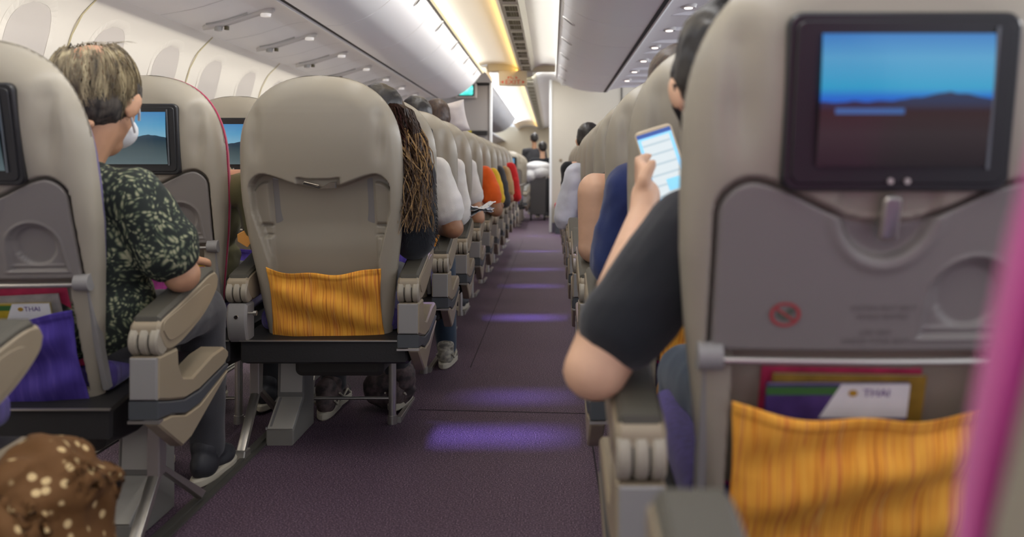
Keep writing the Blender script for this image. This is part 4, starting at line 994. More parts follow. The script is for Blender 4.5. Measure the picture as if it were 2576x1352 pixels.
# ------------------------------------------------------------------ people
def P3(*a): return Vector(a)
def rotz(v, a, c): 
    v = Vector(v)-Vector(c); return Vector(c)+Matrix.Rotation(a, 3, 'Z')@v
def head_prims(c, yaw=0.0, tilt=0.0, s=1.0):
    """Skull, brow, nose, jaw, ears; the face looks along +y before yaw. tilt > 0 bows the head forward."""
    R = Matrix.Rotation(yaw, 3, 'Z')@Matrix.Rotation(-tilt, 3, 'X'); c = Vector(c); e = R.to_euler()
    def p(x, y, z): return tuple(c+R@Vector((x*s, y*s, z*s)))
    def r(*q): return tuple(k*s for k in q)
    return [ell(p(0, -0.012, 0.025), r(0.076, 0.092, 0.088), e), ell(p(0, 0.030, -0.020), r(0.062, 0.062, 0.082), e), ell(p(0, 0.045, -0.078), r(0.040, 0.038, 0.034), e),
            ell(p(0, 0.082, 0.018), r(0.045, 0.018, 0.016), e), cap(p(0, 0.090, 0.008), 0.008*s, p(0, 0.108, -0.026), 0.012*s), ell(p(0, 0.086, -0.055), r(0.024, 0.012, 0.010), e),
            ell(p(-0.079, 0.0, -0.012), r(0.010, 0.020, 0.032), (e.x-0.25, e.y, e.z+0.35)), ell(p(0.079, 0.0, -0.012), r(0.010, 0.020, 0.032), (e.x-0.25, e.y, e.z-0.35)),
            ell(p(-0.072, 0.0, -0.012), r(0.014, 0.012, 0.02), e), ell(p(0.072, 0.0, -0.012), r(0.014, 0.012, 0.02), e)], p, e
def hand_prims(w, d, up, s=1.0, curl=0.5, side=1):
    """Palm and five separate fingers. w wrist, d pointing direction, up = back of the hand."""
    w = Vector(w); d = Vector(d).normalized(); up = Vector(up); up = (up-d*up.dot(d)).normalized(); x = d.cross(up).normalized()*side
    pr = [cap(w, 0.024*s, w+d*0.03*s, 0.026*s)]
    for i in range(4):
        o = (-0.030+0.020*i)*s; pr.append(cap(w+d*0.02*s+x*o*0.6, 0.013*s, w+d*0.088*s+x*o, 0.0115*s))
    L = [0.060, 0.074, 0.078, 0.070]
    for i in range(4):
        o = (-0.030+0.020*i)*s; p = w+d*0.088*s+x*o; dd = d.copy(); r = 0.0098*s
        for j, f in enumerate((0.45, 0.32, 0.23)):
            ang = -curl*(0.55+0.35*j); ax = x*1.0; dd = (Matrix.Rotation(ang, 3, ax*side)@dd); q = p+dd*L[i]*f*s; pr.append(cap(p, r, q, r*0.90)); p = q; r *= 0.90
    t0 = w+d*0.028*s+x*0.030*s; t1 = t0+(d*0.6+x*0.75-up*0.25).normalized()*0.042*s; t2 = t1+(d*0.95+x*0.15-up*0.3).normalized()*0.034*s
    pr += [cap(w+d*0.012*s+x*0.012*s, 0.017*s, t0, 0.015*s), cap(t0, 0.0135*s, t1, 0.0115*s), cap(t1, 0.0115*s, t2, 0.0095*s)]
    return pr
def eyes(parent, p, e, s=1.0):
    for sx in (-1, 1):
        w_ = link('eye', mesh('eye', *ell(p(sx*0.030, 0.083, 0.004), (0.011*s, 0.010*s, 0.009*s), e), True), EYE_W, parent)
        link('pupil', mesh('pupil', *ell(p(sx*0.030, 0.0915, 0.003), (0.005*s, 0.003*s, 0.005*s), e), True), EYE_D, w_)
def strands(name, lines, r, m, parent, n=3):
    mb = MB()
    for L in lines:
        k = len(L); mb.path(L, [r*(1-0.75*i/(k-1)) for i in range(k)], n, False)
    return mb.build(name, m, parent, True)
def hair_over(p, e, s=1.0, bald=0.0, low=-0.06, n=500, length=0.09, seed=1, r=0.0011, lift=0.004, curl=0.0, whorl=(0.0, -0.03)):
    """Combed strands that start around the crown and run down over the skull."""
    R = random.Random(seed); out = []
    for i in range(n):
        az = R.uniform(0, 2*PI); el0 = R.uniform(bald, 1.25); ln = length*R.uniform(0.6, 1.15); rr = 1+R.uniform(0.0, lift*10); L = []
        for j in range(8):
            el = el0+j/7*ln/0.088
            a = az+curl*j/7+0.15*math.sin(j*0.9+i)
            if el > 2.05: break
            k = 1+lift*7*(1+0.6*math.sin(j*1.1+i*0.7))*0.5+0.02*rr*0
            x = 0.078*k*math.sin(el)*math.sin(a); y = -0.012+0.094*k*math.sin(el)*math.cos(a); z = 0.025+0.090*k*math.cos(el)
            if y > 0.045 and z < 0.055: break
            if z < low: break
            L.append(p(x+whorl[0]*math.cos(el)**2, y+whorl[1]*max(0, math.cos(el))*0.6, z))
        if len(L) > 2: out.append(L)
    return out
def cap_hair_prims(p, e, s=1.0, fringe=True, low=0.0):
    pr = [ell(p(0, -0.020, 0.036), (0.081*s, 0.092*s, 0.086*s), e), ell(p(0, -0.048, 0.0+low), (0.070*s, 0.062*s, 0.070*s), e)]
    for sx in (-1, 1): pr.append(ell(p(sx*0.058, -0.022, 0.010), (0.026*s, 0.044*s, 0.050*s), e))
    if fringe: pr.append(ell(p(0, 0.030, 0.085), (0.062*s, 0.055*s, 0.034*s), e))
    return pr
def seated(name_label, group, x, D, skin, shirt, hair, side=1, lean=0.0, head=(0, 0.17, 1.05), yaw=0.0, tilt=0.1, sleeve=0.55, elbow=(0.275, 0.13, 0.655), wrist=(0.16, 0.38, 0.66),
           sh=(0.19, 0.155, 0.90), trousers=None, vox=0.010, legs=False, shoes=None, foot=None, longsleeve=False, shirtname='shirt', fold=0.010, bulk=1.0, fuzzy=0.0, s=1.0, hairn=0):
    """side: +1 when the arm in view is the sitter's arm towards +x."""
    t = thing('person', name_label, 'person', (x, D, 0), group)
    hc = (head[0]+lean, head[1], head[2])
    hp, p, e = head_prims(hc, yaw, tilt, s)
    S = [Vector((sg*sh[0]+lean*0.8, sh[1], sh[2])) for sg in (-1, 1)]
    E = [Vector((sg*0.255+lean*0.5, elbow[1]+0.03, 0.66)) for sg in (-1, 1)]; W_ = [Vector((sg*0.13, 0.40, 0.60)) for sg in (-1, 1)]
    i = 0 if side < 0 else 1
    E[i] = Vector((side*elbow[0], elbow[1], elbow[2])); W_[i] = Vector((side*wrist[0], wrist[1], wrist[2]))
    body = list(hp)
    nk = Vector((lean*0.85, sh[1]-0.005, sh[2]+0.06))
    body += [cap(nk, 0.056, Vector(hc)+Vector((0, -0.015, -0.055)), 0.050), cap(S[0]*0.9+nk*0.1, 0.052, S[1]*0.9+nk*0.1, 0.052), ell((lean*0.6, 0.19, 0.76), (0.14, 0.095, 0.17))]
    for j in (0, 1):
        body += [cap(S[j], 0.048*(bulk if sleeve < 0.1 else 1), E[j], 0.038*bulk), cap(E[j], 0.040*bulk, W_[j], 0.026)]
        d = (W_[j]-E[j]).normalized(); body += hand_prims(W_[j], (d.x, d.y, d.z-0.15), (0, 0, 1), 1.0, 0.45, -1 if j == 0 else 1) if vox < 0.009 else [ell(W_[j]+d*0.05, (0.035, 0.05, 0.02))]
    blob('body', body, vox, skin, t, 3)
    q_ = 0.07 if sleeve < 0.1 else 0.02
    top = [cap(S[0]+Vector((q_, 0, -0.005)), 0.058, S[1]+Vector((-q_, 0, -0.005)), 0.058), ell((lean*0.6, 0.19, 0.78), (0.165, 0.112, 0.19)), ell((lean*0.2, 0.20, 0.60), (0.155, 0.12, 0.16)), cap(nk+Vector((0, 0, -0.02)), 0.062, nk+Vector((0, 0, 0.0)), 0.060)]
    for j in (0, 1):
        f = 1.0 if longsleeve else sleeve
        q = S[j]+(E[j]-S[j])*f
        if sleeve > 0.1 or longsleeve or j != i: top += [cap(S[j], 0.062*bulk, q, (0.054 if longsleeve else 0.060)*bulk)]
        if longsleeve: top.append(cap(E[j], 0.054*bulk, E[j]+(W_[j]-E[j])*0.92, 0.038))
    sh_ = blob(shirtname, top, max(0.007, vox*0.9), shirt, t, 4, fold, 11)
    if not longsleeve:
        pass
    hr = blob('hair', cap_hair_prims(p, e, s), max(0.006, vox*0.7), hair, t, 3, 0.003, 40)
    if hairn: strands('hair_strand', hair_over(p, e, s, n=hairn, seed=int(abs(x*100))+1, lift=0.010), 0.0012, hair, t)
    if vox < 0.009: eyes(t, p, e, s)
    if legs:
        hip = [Vector((sg*0.085, 0.24, 0.52)) for sg in (-1, 1)]; kn = [Vector((sg*0.12, 0.62, 0.50)) for sg in (-1, 1)]; ank = [Vector((sg*0.12, 0.66, 0.10)) for sg in (-1, 1)]
        if foot is not None: ank[i] = Vector(foot)+Vector((0, -0.04, 0.09)); kn[i] = Vector((side*0.20, 0.60, 0.48))
        pr = [ell((0, 0.20, 0.54), (0.16, 0.12, 0.10))]
        for j in (0, 1): pr += [cap(hip[j], 0.082, kn[j], 0.060), cap(kn[j], 0.062, ank[j], 0.048)]
        blob('trousers', pr, 0.011, trousers or DENIM, t, 4, 0.005, 12)
        for j in (0, 1): shoe(t, ank[j]+Vector((0, 0.04, -0.09)), 0.0, shoes or 'dark')
    return t, p, e, S, E, W_
def shoe_mesh(kind):
    mb = MB(); N = 16; prof = []
    return mb
SOLE = mat('shoe_sole_offwhite', (0.50, 0.46, 0.36), 0.6); UPPER_L = streak_mat('sneaker_grey_upper', [(0.35, (0.16, 0.15, 0.12)), (0.5, (0.42, 0.39, 0.31)), (0.65, (0.20, 0.19, 0.17))], (26, 26, 40), 0.7); UPPER_D = mat('shoe_dark_upper', (0.03, 0.03, 0.035), 0.6)
UPPER_P = streak_mat('sneaker_pink_grey_upper', [(0.4, (0.04, 0.03, 0.03)), (0.6, (0.13, 0.09, 0.085))], (30, 30, 30), 0.7)
def shoe_outline(k=1.0, n=28):
    out = []
    for i in range(n):
        a = 2*PI*i/n; y = 0.135*math.sin(a); w = 0.042+0.010*math.sin(a)-0.006*math.cos(2*a); out.append((w*math.cos(a)*k+0.004*math.sin(a), y*(0.98 if k < 1 else 1)))
    return out
def shoe(parent, pos, yaw, kind='dark', name='shoe'):
    m1 = cached('sole', lambda: MB().prism(shoe_outline(1.04), 0.0, 0.028, 'z', 0.006).mesh('sole', True))
    def up():
        o = blob('tmp', [ell((0, 0.055, 0.040), (0.042, 0.078, 0.034)), ell((0, -0.060, 0.055), (0.037, 0.066, 0.048)), cap((0, -0.055, 0.06), 0.036, (0, -0.062, 0.10), 0.040), cap((0, 0.06, 0.045), 0.036, (0, -0.02, 0.085), 0.030)], 0.005, UPPER_D, None, 3)
        me = o.data; bpy.data.objects.remove(o); return me
    m2 = cached('upper', up)
    root = parent
    s = link('shoe_sole', m1, SOLE, root, pos, (0, 0, yaw), True)
    u = link('shoe_upper', m2, {'dark': UPPER_D, 'light': UPPER_L, 'pink': UPPER_P}[kind], root, pos, (0, 0, yaw), True)
    if kind != 'dark':
        def laces():
            m = MB()
            for k in range(5): m.path([(-0.026, 0.045-0.018*k, 0.066+0.009*k), (0, 0.05-0.018*k, 0.080+0.008*k), (0.026, 0.045-0.018*k, 0.066+0.009*k)], 0.0028, 6)
            for sx in (-1, 1): m.path([(sx*0.040, 0.06, 0.03), (sx*0.041, 0.01, 0.055), (sx*0.038, -0.05, 0.04), (sx*0.036, -0.10, 0.065)], 0.004, 6)
            return m.mesh('shoe_laces', True)
        link('shoe_laces', cached('laces', laces), SOLE, u)
    return s
GP = 'passengers left of the aisle'; GPR = 'passengers right of the aisle'
XL = XA

# grey-haired man, far left
def old_man():
    t = thing('person', 'grey-haired man in green leaf-print shirt resting his elbow on the aisle armrest', 'person', (-1.03, 2.02, 0), GP)
    c = (-0.022, 0.115, 1.062); hp, p, e = head_prims(c, -0.06, 0.24, 1.10)
    S = [Vector((-0.26, 0.10, 0.80)), Vector((0.080, 0.085, 0.845))]; E = [Vector((-0.34, 0.16, 0.60)), Vector((0.165, 0.135, 0.655))]; W_ = [Vector((-0.15, 0.38, 0.55)), Vector((0.06, 0.40, 0.66))]
    nk = Vector((-0.07, 0.075, 0.90))
    body = list(hp)+[cap(nk, 0.064, Vector(c)+Vector((0, -0.015, -0.055)), 0.060), ell((-0.09, 0.14, 0.72), (0.17, 0.10, 0.16)), cap(S[0], 0.05, S[1], 0.05)]
    for j in (0, 1):
        d = (W_[j]-E[j]).normalized(); body += [cap(S[j], 0.052, E[j], 0.041), cap(E[j], 0.043, W_[j], 0.028)]+hand_prims(W_[j], d, (0, 0, 1), 1.0, 0.5, -1 if j == 0 else 1)
    # wrinkled neck
    body += [cap(p(-0.035, -0.075, -0.075), 0.012, p(0.035, -0.075, -0.075), 0.012)]
    blob('body', body, 0.0065, SKIN_A, t, 3)
    eyes(t, p, e, 1.14)
    top = [cap(S[0], 0.068, S[1]+Vector((-0.02, 0, 0)), 0.066), ell((-0.09, 0.135, 0.74), (0.205, 0.120, 0.18)), ell((-0.10, 0.16, 0.58), (0.19, 0.13, 0.16)), cap(S[1]+Vector((-0.01, 0, -0.005)), 0.070, S[1]+(E[1]-S[1])*0.66, 0.078), cap(S[0], 0.07, S[0]+(E[0]-S[0])*0.7, 0.07),
           cap(S[1]+Vector((-0.02, -0.01, 0.0)), 0.055, nk+Vector((0.04, 0, -0.02)), 0.045), cap(S[0]+Vector((0.02, -0.01, 0.0)), 0.055, nk+Vector((-0.04, 0, -0.02)), 0.045)]
    top += [cap(nk+Vector((0.062*math.sin(a), 0.005-0.064*math.cos(a), 0.006)), 0.011, nk+Vector((0.062*math.sin(a+0.5), 0.005-0.064*math.cos(a+0.5), 0.006)), 0.011) for a in np.arange(-1.8, 1.8, 0.5)]
    blob('shirt', top, 0.0075, LEAF, t, 4, 0.008, 10)
    # hair: thinning crown, dark nape, long streaks
    pr = [ell(p(0, -0.036, -0.014), (0.086, 0.076, 0.068), e), ell(p(0, -0.042, -0.022), (0.076, 0.062, 0.060), e), ell(p(0.05, 0.0, 0.02), (0.040, 0.060, 0.060), e), ell(p(-0.05, 0.0, 0.02), (0.040, 0.060, 0.060), e)]
    blob('hair', pr, 0.006, HAIR_DGREY, t, 3, 0.004, 30)
    R = random.Random(5); lines = []
    for i in range(1100):
        az = R.uniform(0, 2*PI); el0 = R.choice([R.uniform(0.62, 1.3), R.uniform(0.5, 0.9), R.uniform(0.6, 1.3)]); n = 8; L = []
        for j in range(n):
            el = el0+j*0.165*R.uniform(0.8, 1.0); a = az+0.05*j*math.sin(i)
            k = 1.045+0.025*math.sin(j*0.8+i*0.37)+0.012*R.random()
            x = 0.082*k*math.sin(el)*math.sin(a); y = -0.020+0.097*k*math.sin(el)*math.cos(a); z = 0.024+0.096*k*math.cos(el)
            y0_, z0_ = y+0.020, z-0.024; y = -0.020+y0_*0.90-z0_*0.43; z = 0.024+y0_*0.43+z0_*0.90
            if y > 0.05 and z < 0.05: break
            if z < -0.075: break
            L.append(p(x*1.0, y, z))
        if len(L) > 3: lines.append(L)
    strands('hair_strand', lines, 0.0012, HAIR_GREY, t)
    fly = []
    for i in range(26):
        x0 = R.uniform(-0.05, 0.03); L = [p(x0+0.004*j*math.sin(i), -0.02+0.012*j, 0.112+0.010*j*(1-j*0.09)+0.004*math.sin(i)) for j in range(6)]; fly.append(L)
    strands('loose_hair', fly, 0.0007, HAIR_GREY, t)
    # mask loop behind the right ear
    MB().path([p(0.066, 0.055, -0.028), p(0.078, 0.030, -0.020), p(0.083, 0.010, 0.012), p(0.082, -0.010, -0.004), p(0.078, 0.0, -0.038), p(0.066, 0.045, -0.058)], 0.003, 8).build('mask_loop', PAPER, t, True)
    blob('face_mask', [ell(p(0, 0.062, -0.050), (0.066, 0.056, 0.046), e)], 0.007, PAPER, t, 3)
    blob('trousers', [ell((-0.08, 0.20, 0.50), (0.17, 0.13, 0.09)), cap((-0.14, 0.24, 0.52), 0.085, (-0.16, 0.62, 0.50), 0.065), cap((0.02, 0.24, 0.52), 0.085, (0.03, 0.62, 0.50), 0.065), cap((-0.16, 0.62, 0.50), 0.065, (-0.16, 0.66, 0.10), 0.05), cap((0.03, 0.62, 0.50), 0.065, (0.03, 0.66, 0.10), 0.05)], 0.012, DARKGREY_T, t, 4, 0.006, 12)
    for xx in (-0.16, 0.03): shoe(t, (xx, 0.70, 0.0), 0)
    return t
old_man()

# man with the phone, right foreground
def phone_man():
    t = thing('person', 'black-haired person in black T-shirt reading a phone, elbow out in the aisle', 'person', (0.40, 1.20, 0), GPR)
    c = (-0.118, 0.25, 1.032); hp, p, e = head_prims(c, 0.0, 0.40, 1.08)
    S = [Vector((-0.210, 0.12, 0.810)), Vector((0.17, 0.12, 0.84))]; E = [Vector((-0.335, 0.085, 0.628)), Vector((0.25, 0.14, 0.64))]; W_ = [Vector((-0.236, 0.470, 0.820)), Vector((0.06, 0.42, 0.72))]
    nk = Vector((-0.03, 0.12, 0.90))
    body = list(hp)+[cap(nk, 0.056, Vector(c)+Vector((0, -0.02, -0.05)), 0.052), ell((0, 0.18, 0.72), (0.15, 0.10, 0.17)), cap(S[0], 0.046, S[1], 0.046)]
    body += [cap(S[0], 0.046, E[0], 0.045), ell(E[0]+Vector((-0.004, -0.006, -0.006)), (0.046, 0.042, 0.042)), cap(E[0], 0.046, E[0]+(W_[0]-E[0])*0.45, 0.038), cap(E[0]+(W_[0]-E[0])*0.45, 0.038, W_[0], 0.025), cap(S[1], 0.046, E[1], 0.04), cap(E[1], 0.04, W_[1], 0.026)]
    body += hand_prims(W_[1], (-0.3, 1, 0.2), (0.3, 0, 1), 1.0, 0.8, 1)
    # left hand wrapped round the phone: palm beneath, fingers curled up its far edge
    w = W_[0]; ph = Vector((-0.196, 0.545, 0.915))
    body += [cap(w, 0.025, w+Vector((0.010, 0.035, 0.035)), 0.028)]
    for i, (dx, dz, L) in enumerate(((0.0, 0.000, 1.0), (0.0, 0.020, 1.08), (0.002, 0.040, 1.04), (0.006, 0.058, 0.85))):
        a = w+Vector((0.006, 0.045, 0.040+dz*0.8)); b_ = a+Vector((-0.006, 0.030, 0.012)); c_ = b_+Vector((0.020, 0.022, 0.008))*L; d_ = c_+Vector((0.030, 0.004, 0.004))*L
        body += [cap(w+Vector((0.006, 0.02, 0.02+dz*0.5)), 0.014, a, 0.011), cap(a, 0.0105, b_, 0.0098), cap(b_, 0.0098, c_, 0.009), cap(c_, 0.009, d_, 0.008)]
    th0 = w+Vector((0.000, 0.020, 0.025)); th1 = w+Vector((0.004, 0.012, 0.062)); th2 = w+Vector((0.020, 0.020, 0.092))
    body += [cap(th0, 0.0155, th1, 0.0135), cap(th1, 0.0125, th2, 0.010)]
    blob('body', body, 0.0062, SKIN_B, t, 3)
    eyes(t, p, e, 1.08)
    top = [cap(S[0]+Vector((0.02, 0, 0)), 0.064, S[1], 0.062), ell((0, 0.17, 0.74), (0.185, 0.12, 0.18)), ell((0, 0.18, 0.56), (0.17, 0.12, 0.16)), cap(S[0]+Vector((0.010, 0, 0.0)), 0.066, S[0]+(E[0]-S[0])*0.70, 0.066), cap(S[1], 0.066, S[1]+(E[1]-S[1])*0.7, 0.064), cap(nk+Vector((0, 0, -0.03)), 0.066, nk+Vector((0, 0, -0.01)), 0.062)]
    blob('shirt', top, 0.007, BLACK_T, t, 4, 0.006, 9)
    blob('hair', cap_hair_prims(p, e, 1.10, True, 0.004)+[ell(p(-0.060, 0.005, 0.02), (0.030, 0.040, 0.04), e)], 0.006, HAIR_BLACK, t, 3, 0.003, 40)
    strands('hair_strand', hair_over(p, e, 1.12, n=900, seed=3, lift=0.007, length=0.07), 0.0013, HAIR_BLACK, t)
    MB().path([p(-0.068, 0.055, -0.028), p(-0.080, 0.030, -0.020), p(-0.085, 0.008, 0.012), p(-0.083, -0.012, -0.006), p(-0.078, 0.0, -0.038), p(-0.066, 0.045, -0.058)], 0.0035, 8).build('mask_loop', mat('black_elastic', (0.01, 0.01, 0.012), 0.7), t, True)
    blob('face_mask', [ell(p(0, 0.060, -0.050), (0.066, 0.058, 0.046), e)], 0.007, MATS['black_elastic'], t, 3)
    blob('trousers', [ell((0, 0.20, 0.52), (0.17, 0.13, 0.09)), cap((-0.08, 0.24, 0.52), 0.085, (-0.13, 0.60, 0.50), 0.065), cap((0.09, 0.24, 0.52), 0.085, (0.13, 0.60, 0.50), 0.065), cap((-0.13, 0.60, 0.50), 0.065, (-0.13, 0.62, 0.10), 0.05), cap((0.13, 0.60, 0.50), 0.065, (0.13, 0.62, 0.10), 0.05)], 0.012, DENIM, t, 4, 0.006, 12)
    for xx in (-0.13, 0.13): shoe(t, (xx, 0.66, 0.0), 0)
    return Vector((0.40, 1.20, 0))+ph
ph = phone_man()
pt = thing('smartphone', 'cream-rimmed phone with bright white page held up on the right', 'phone', (0.212, 1.755, 0.912))
pt.rotation_euler = (-0.25, -0.30, -0.10); pt.scale = (0.92, 0.92, 0.92)
MB().prism(rrect(-0.040, 0.040, -0.080, 0.080, 0.010), -0.0045, 0.0045, 'y', 0.002).build('phone_body', mat('phone_gold_cream', (0.56, 0.46, 0.32), 0.35, metal=0.3), pt, True)
def phone_mat():
    m = bpy.data.materials.new('phone_page'); m.use_nodes = True; nt = m.node_tree; b = nt.nodes['Principled BSDF']
    tc = nt.nodes.new('ShaderNodeTexCoord'); wv = nt.nodes.new('ShaderNodeTexWave'); wv.bands_direction = 'Z'; wv.inputs['Scale'].default_value = 14; wv.inputs['Distortion'].default_value = 0.0
    r = nt.nodes.new('ShaderNodeValToRGB'); r.color_ramp.elements[0].color = (0.55, 0.68, 0.76, 1); r.color_ramp.elements[1].color = (0.80, 0.88, 0.92, 1); r.color_ramp.elements[0].position = 0.02; r.color_ramp.elements[1].position = 0.14
    nt.links.new(tc.outputs['Object'], wv.inputs['Vector']); nt.links.new(wv.outputs['Fac'], r.inputs['Fac']); nt.links.new(r.outputs['Color'], b.inputs['Emission Color']); b.inputs['Emission Strength'].default_value = 0.50
    b.inputs['Base Color'].default_value = (0.02, 0.02, 0.02, 1); b.inputs['Roughness'].default_value = 0.15; return m
sc1 = MB().box(-0.0365, 0.0365, -0.0052, -0.0044, -0.074, 0.072).build('phone_screen', mat('phone_light_blue', (0.22, 0.52, 0.78), 0.2, emit=0.42), pt)
MB().box(-0.030, 0.030, -0.0056, -0.0052, -0.070, 0.058).build('page', phone_mat(), sc1)
MB().box(-0.0365, 0.0365, -0.0056, -0.0052, 0.063, 0.072).build('status_bar', mat('phone_navy', (0.03, 0.07, 0.25), 0.2, emit=0.5), sc1)
MB().box(-0.004, 0.024, -0.0060, -0.0056, -0.060, -0.035).build('picture_block', mat('phone_block_blue', (0.22, 0.55, 0.75), 0.2, emit=0.42), sc1)

# woman with long hair beside the orange-pocket seat
def long_hair_woman():
    t, p, e, S, E, W_ = seated('person with long dark hair turning blond, in fuzzy black top, beside the orange-pocket seat', GP, XL, DK(1), SKIN_B, BLACK_T, HAIR_BLACK, 1, 0.13, (0.015, 0.15, 1.055), 0.15, 0.05,
        elbow=(0.262, 0.15, 0.68), sh=(0.15, 0.13, 0.885), vox=0.0085, longsleeve=True, legs=True, shoes='pink', trousers=DARKGREY_T, shirtname='sweater', fold=0.007, bulk=1.25)
    R = random.Random(11); dark = []; blond = []
    for i in range(520):
        a = R.uniform(-2.6, 0.3) if R.random() < 0.75 else R.uniform(0.3, 1.2); L = []
        x0, y0 = 0.086*math.cos(a), 0.095*math.sin(a)-0.012
        tgt = Vector((0.285+R.uniform(-0.045, 0.035), 0.045+R.uniform(-0.05, 0.06), 0.70+R.uniform(0.0, 0.14)))
        for j in range(13):
            u = j/12
            if u < 0.3:
                q = Vector(p(x0*math.sin(u/0.3*PI/2), y0*math.sin(u/0.3*PI/2), 0.025+0.095*math.cos(u/0.3*PI/2))); last = q
            else:
                v = (u-0.3)/0.7; q = last.lerp(tgt, v)+Vector((0.020*math.sin(v*7+i*0.11)+0.028*math.sin(v*PI), 0.016*math.cos(v*6+i*0.13), 0))
            L.append(q)
        dark.append(L if i % 3 else L[:8])
        if i % 3 == 0: blond.append(L[6:])
    strands('long_hair', dark, 0.0026, HAIR_BROWN, t)
    strands('blond_lock', blond, 0.0024, HAIR_BLOND, t)
    blob('head_scarf', [ell(p(0.02, -0.03, -0.02), (0.082, 0.080, 0.080), e)], 0.008, BLACK_T, t, 3)
    # fuzz on the sleeve
    fz = []
    for i in range(900):
        u = R.random(); c = S[1].lerp(E[1], u); a = R.uniform(0, 2*PI); d = Vector((math.cos(a), math.sin(a)*0.9, R.uniform(-0.4, 0.4))).normalized(); rr = 0.066; q = c+d*rr
        fz.append([q, q+d*0.008+Vector((0, 0, -0.006)), q+d*0.013+Vector((0, 0, -0.016))])
    strands('fuzz', fz, 0.0012, BLACK_T, t)
long_hair_woman()

seated('person in white short-sleeved T-shirt with bare bent elbow over the aisle armrest', GP, XL, DK(2), SKIN_C, WHITE_T, HAIR_BLACK, 1, 0.03, elbow=(0.300, 0.12, 0.665), sh=(0.205, 0.12, 0.885), vox=0.0085, legs=True, shoes='light', foot=(0.215, 0.66, 0.0), trousers=DENIM, sleeve=0.68, bulk=1.12)
seated('person in loose white sleeve, head dark above the seat top', GP, XL, DK(3), SKIN_A, WHITE_T, HAIR_BLACK, 1, 0.02, (0.0, 0.20, 1.15), elbow=(0.25, 0.12, 0.68), sh=(0.20, 0.12, 0.90), vox=0.010, longsleeve=True, legs=True, trousers=DENIM, bulk=1.0)
seated('person in white sleeve with long bare forearm hanging past the armrest', GP, XL, DK(4), SKIN_A, WHITE_T, HAIR_BROWN, 1, 0.02, (0.0, 0.22, 1.20), elbow=(0.275, 0.10, 0.62), sh=(0.19, 0.12, 0.91), vox=0.011, sleeve=0.55, legs=True, trousers=DENIM)
seated('person in bright orange short sleeves with tanned elbow in the aisle', GP, XL, DK(5), SKIN_C, ORANGE_T, HAIR_BLACK, 1, 0.06, elbow=(0.33, 0.10, 0.63), sh=(0.20, 0.12, 0.86), vox=0.011, sleeve=0.62, bulk=1.15)
seated('person in yellow sleeve just ahead of the bright orange sleeve', GP, XL, DK(6), SKIN_C, YELLOW_T, HAIR_BLACK, 1, 0.06, elbow=(0.30, 0.10, 0.63), sh=(0.20, 0.12, 0.86), vox=0.013, sleeve=0.75)
seated('person in dark grey sleeve ahead of the yellow sleeve', GP, XL, DK(7), SKIN_C, DARKGREY_T, HAIR_BLACK, 1, 0.06, elbow=(0.30, 0.10, 0.63), sh=(0.20, 0.12, 0.88), vox=0.014, longsleeve=True)
seated('person in tan sleeve just behind the red sleeve', GP, XL, DK(8), SKIN_C, TAN_T, HAIR_BLACK, 1, 0.06, elbow=(0.31, 0.10, 0.63), sh=(0.21, 0.12, 0.88), vox=0.014, sleeve=0.7)
seated('person in bright red sleeve near the far end of the left seats', GP, XL, DK(9), SKIN_C, RED_T, HAIR_BLACK, 1, 0.10, elbow=(0.34, 0.10, 0.63), sh=(0.20, 0.12, 0.92), vox=0.014, longsleeve=True)
# olive jacket, seen between the two middle seats
seated('person in olive jacket holding orange paper, between crimson-edged and orange-pocket seats', GP, XM+0.06, DK(1), SKIN_A, OLIVE_T, HAIR_BLACK, 1, 0.03, (-0.05, 0.20, 1.03), elbow=(0.275, 0.13, 0.68), wrist=(0.20, 0.36, 0.68), sh=(0.215, 0.12, 0.845), vox=0.009, longsleeve=True, legs=True, trousers=DARKGREY_T, shirtname='jacket', fold=0.010)
MB().prism([(-0.020, -0.012), (0.012, -0.026), (0.024, 0.0), (0.004, 0.012), (-0.006, 0.026), (-0.024, 0.010)], -0.003, 0.003, 'y', 0.001).build('wrapper', mat('orange_paper', (0.72, 0.34, 0.08), 0.6), None, False, (-0.945, DK(1)+0.03, 0.688), (0.3, 0.2, 0.1))
tag(bpy.data.objects['wrapper'], 'small crumpled orange paper beside the olive jacket sleeve', 'paper')
# right-hand side
seated('person in navy sleeve with arm hanging into the aisle on the right', GPR, XR, DK(0), SKIN_B, NAVY, HAIR_BROWN, -1, -0.02, (-0.085, 0.19, 1.075), elbow=(0.250, 0.20, 0.665), sh=(0.20, 0.17, 0.845), wrist=(0.18, 0.42, 0.62), vox=0.009, longsleeve=False, sleeve=0.9, bulk=1.22, fold=0.010, legs=True, trousers=DENIM)
seated('person with bare tan shoulder and arm ahead of the navy sleeve on the right', GPR, XR, DK(1), SKIN_B, TEAL_T, HAIR_BLACK, -1, -0.05, elbow=(0.275, 0.12, 0.655), sh=(0.225, 0.12, 0.83), wrist=(0.20, 0.40, 0.60), vox=0.009, sleeve=0.02, bulk=1.35, legs=True, trousers=NAVY)
seated('person in pale blue-white sleeve farther down on the right', GPR, XR, DK(4), SKIN_B, PALE_T, HAIR_BLACK, -1, -0.05, elbow=(0.33, 0.12, 0.62), sh=(0.22, 0.12, 0.86), vox=0.012, longsleeve=True, bulk=1.3)
seated('person with black hair leaning out over the right-hand seat tops', GPR, XR, DK(5), SKIN_B, BLACK_T, HAIR_BLACK, -1, -0.16, (0.0, 0.18, 1.10), elbow=(0.30, 0.12, 0.64), sh=(0.16, 0.12, 0.90), vox=0.010, longsleeve=True)

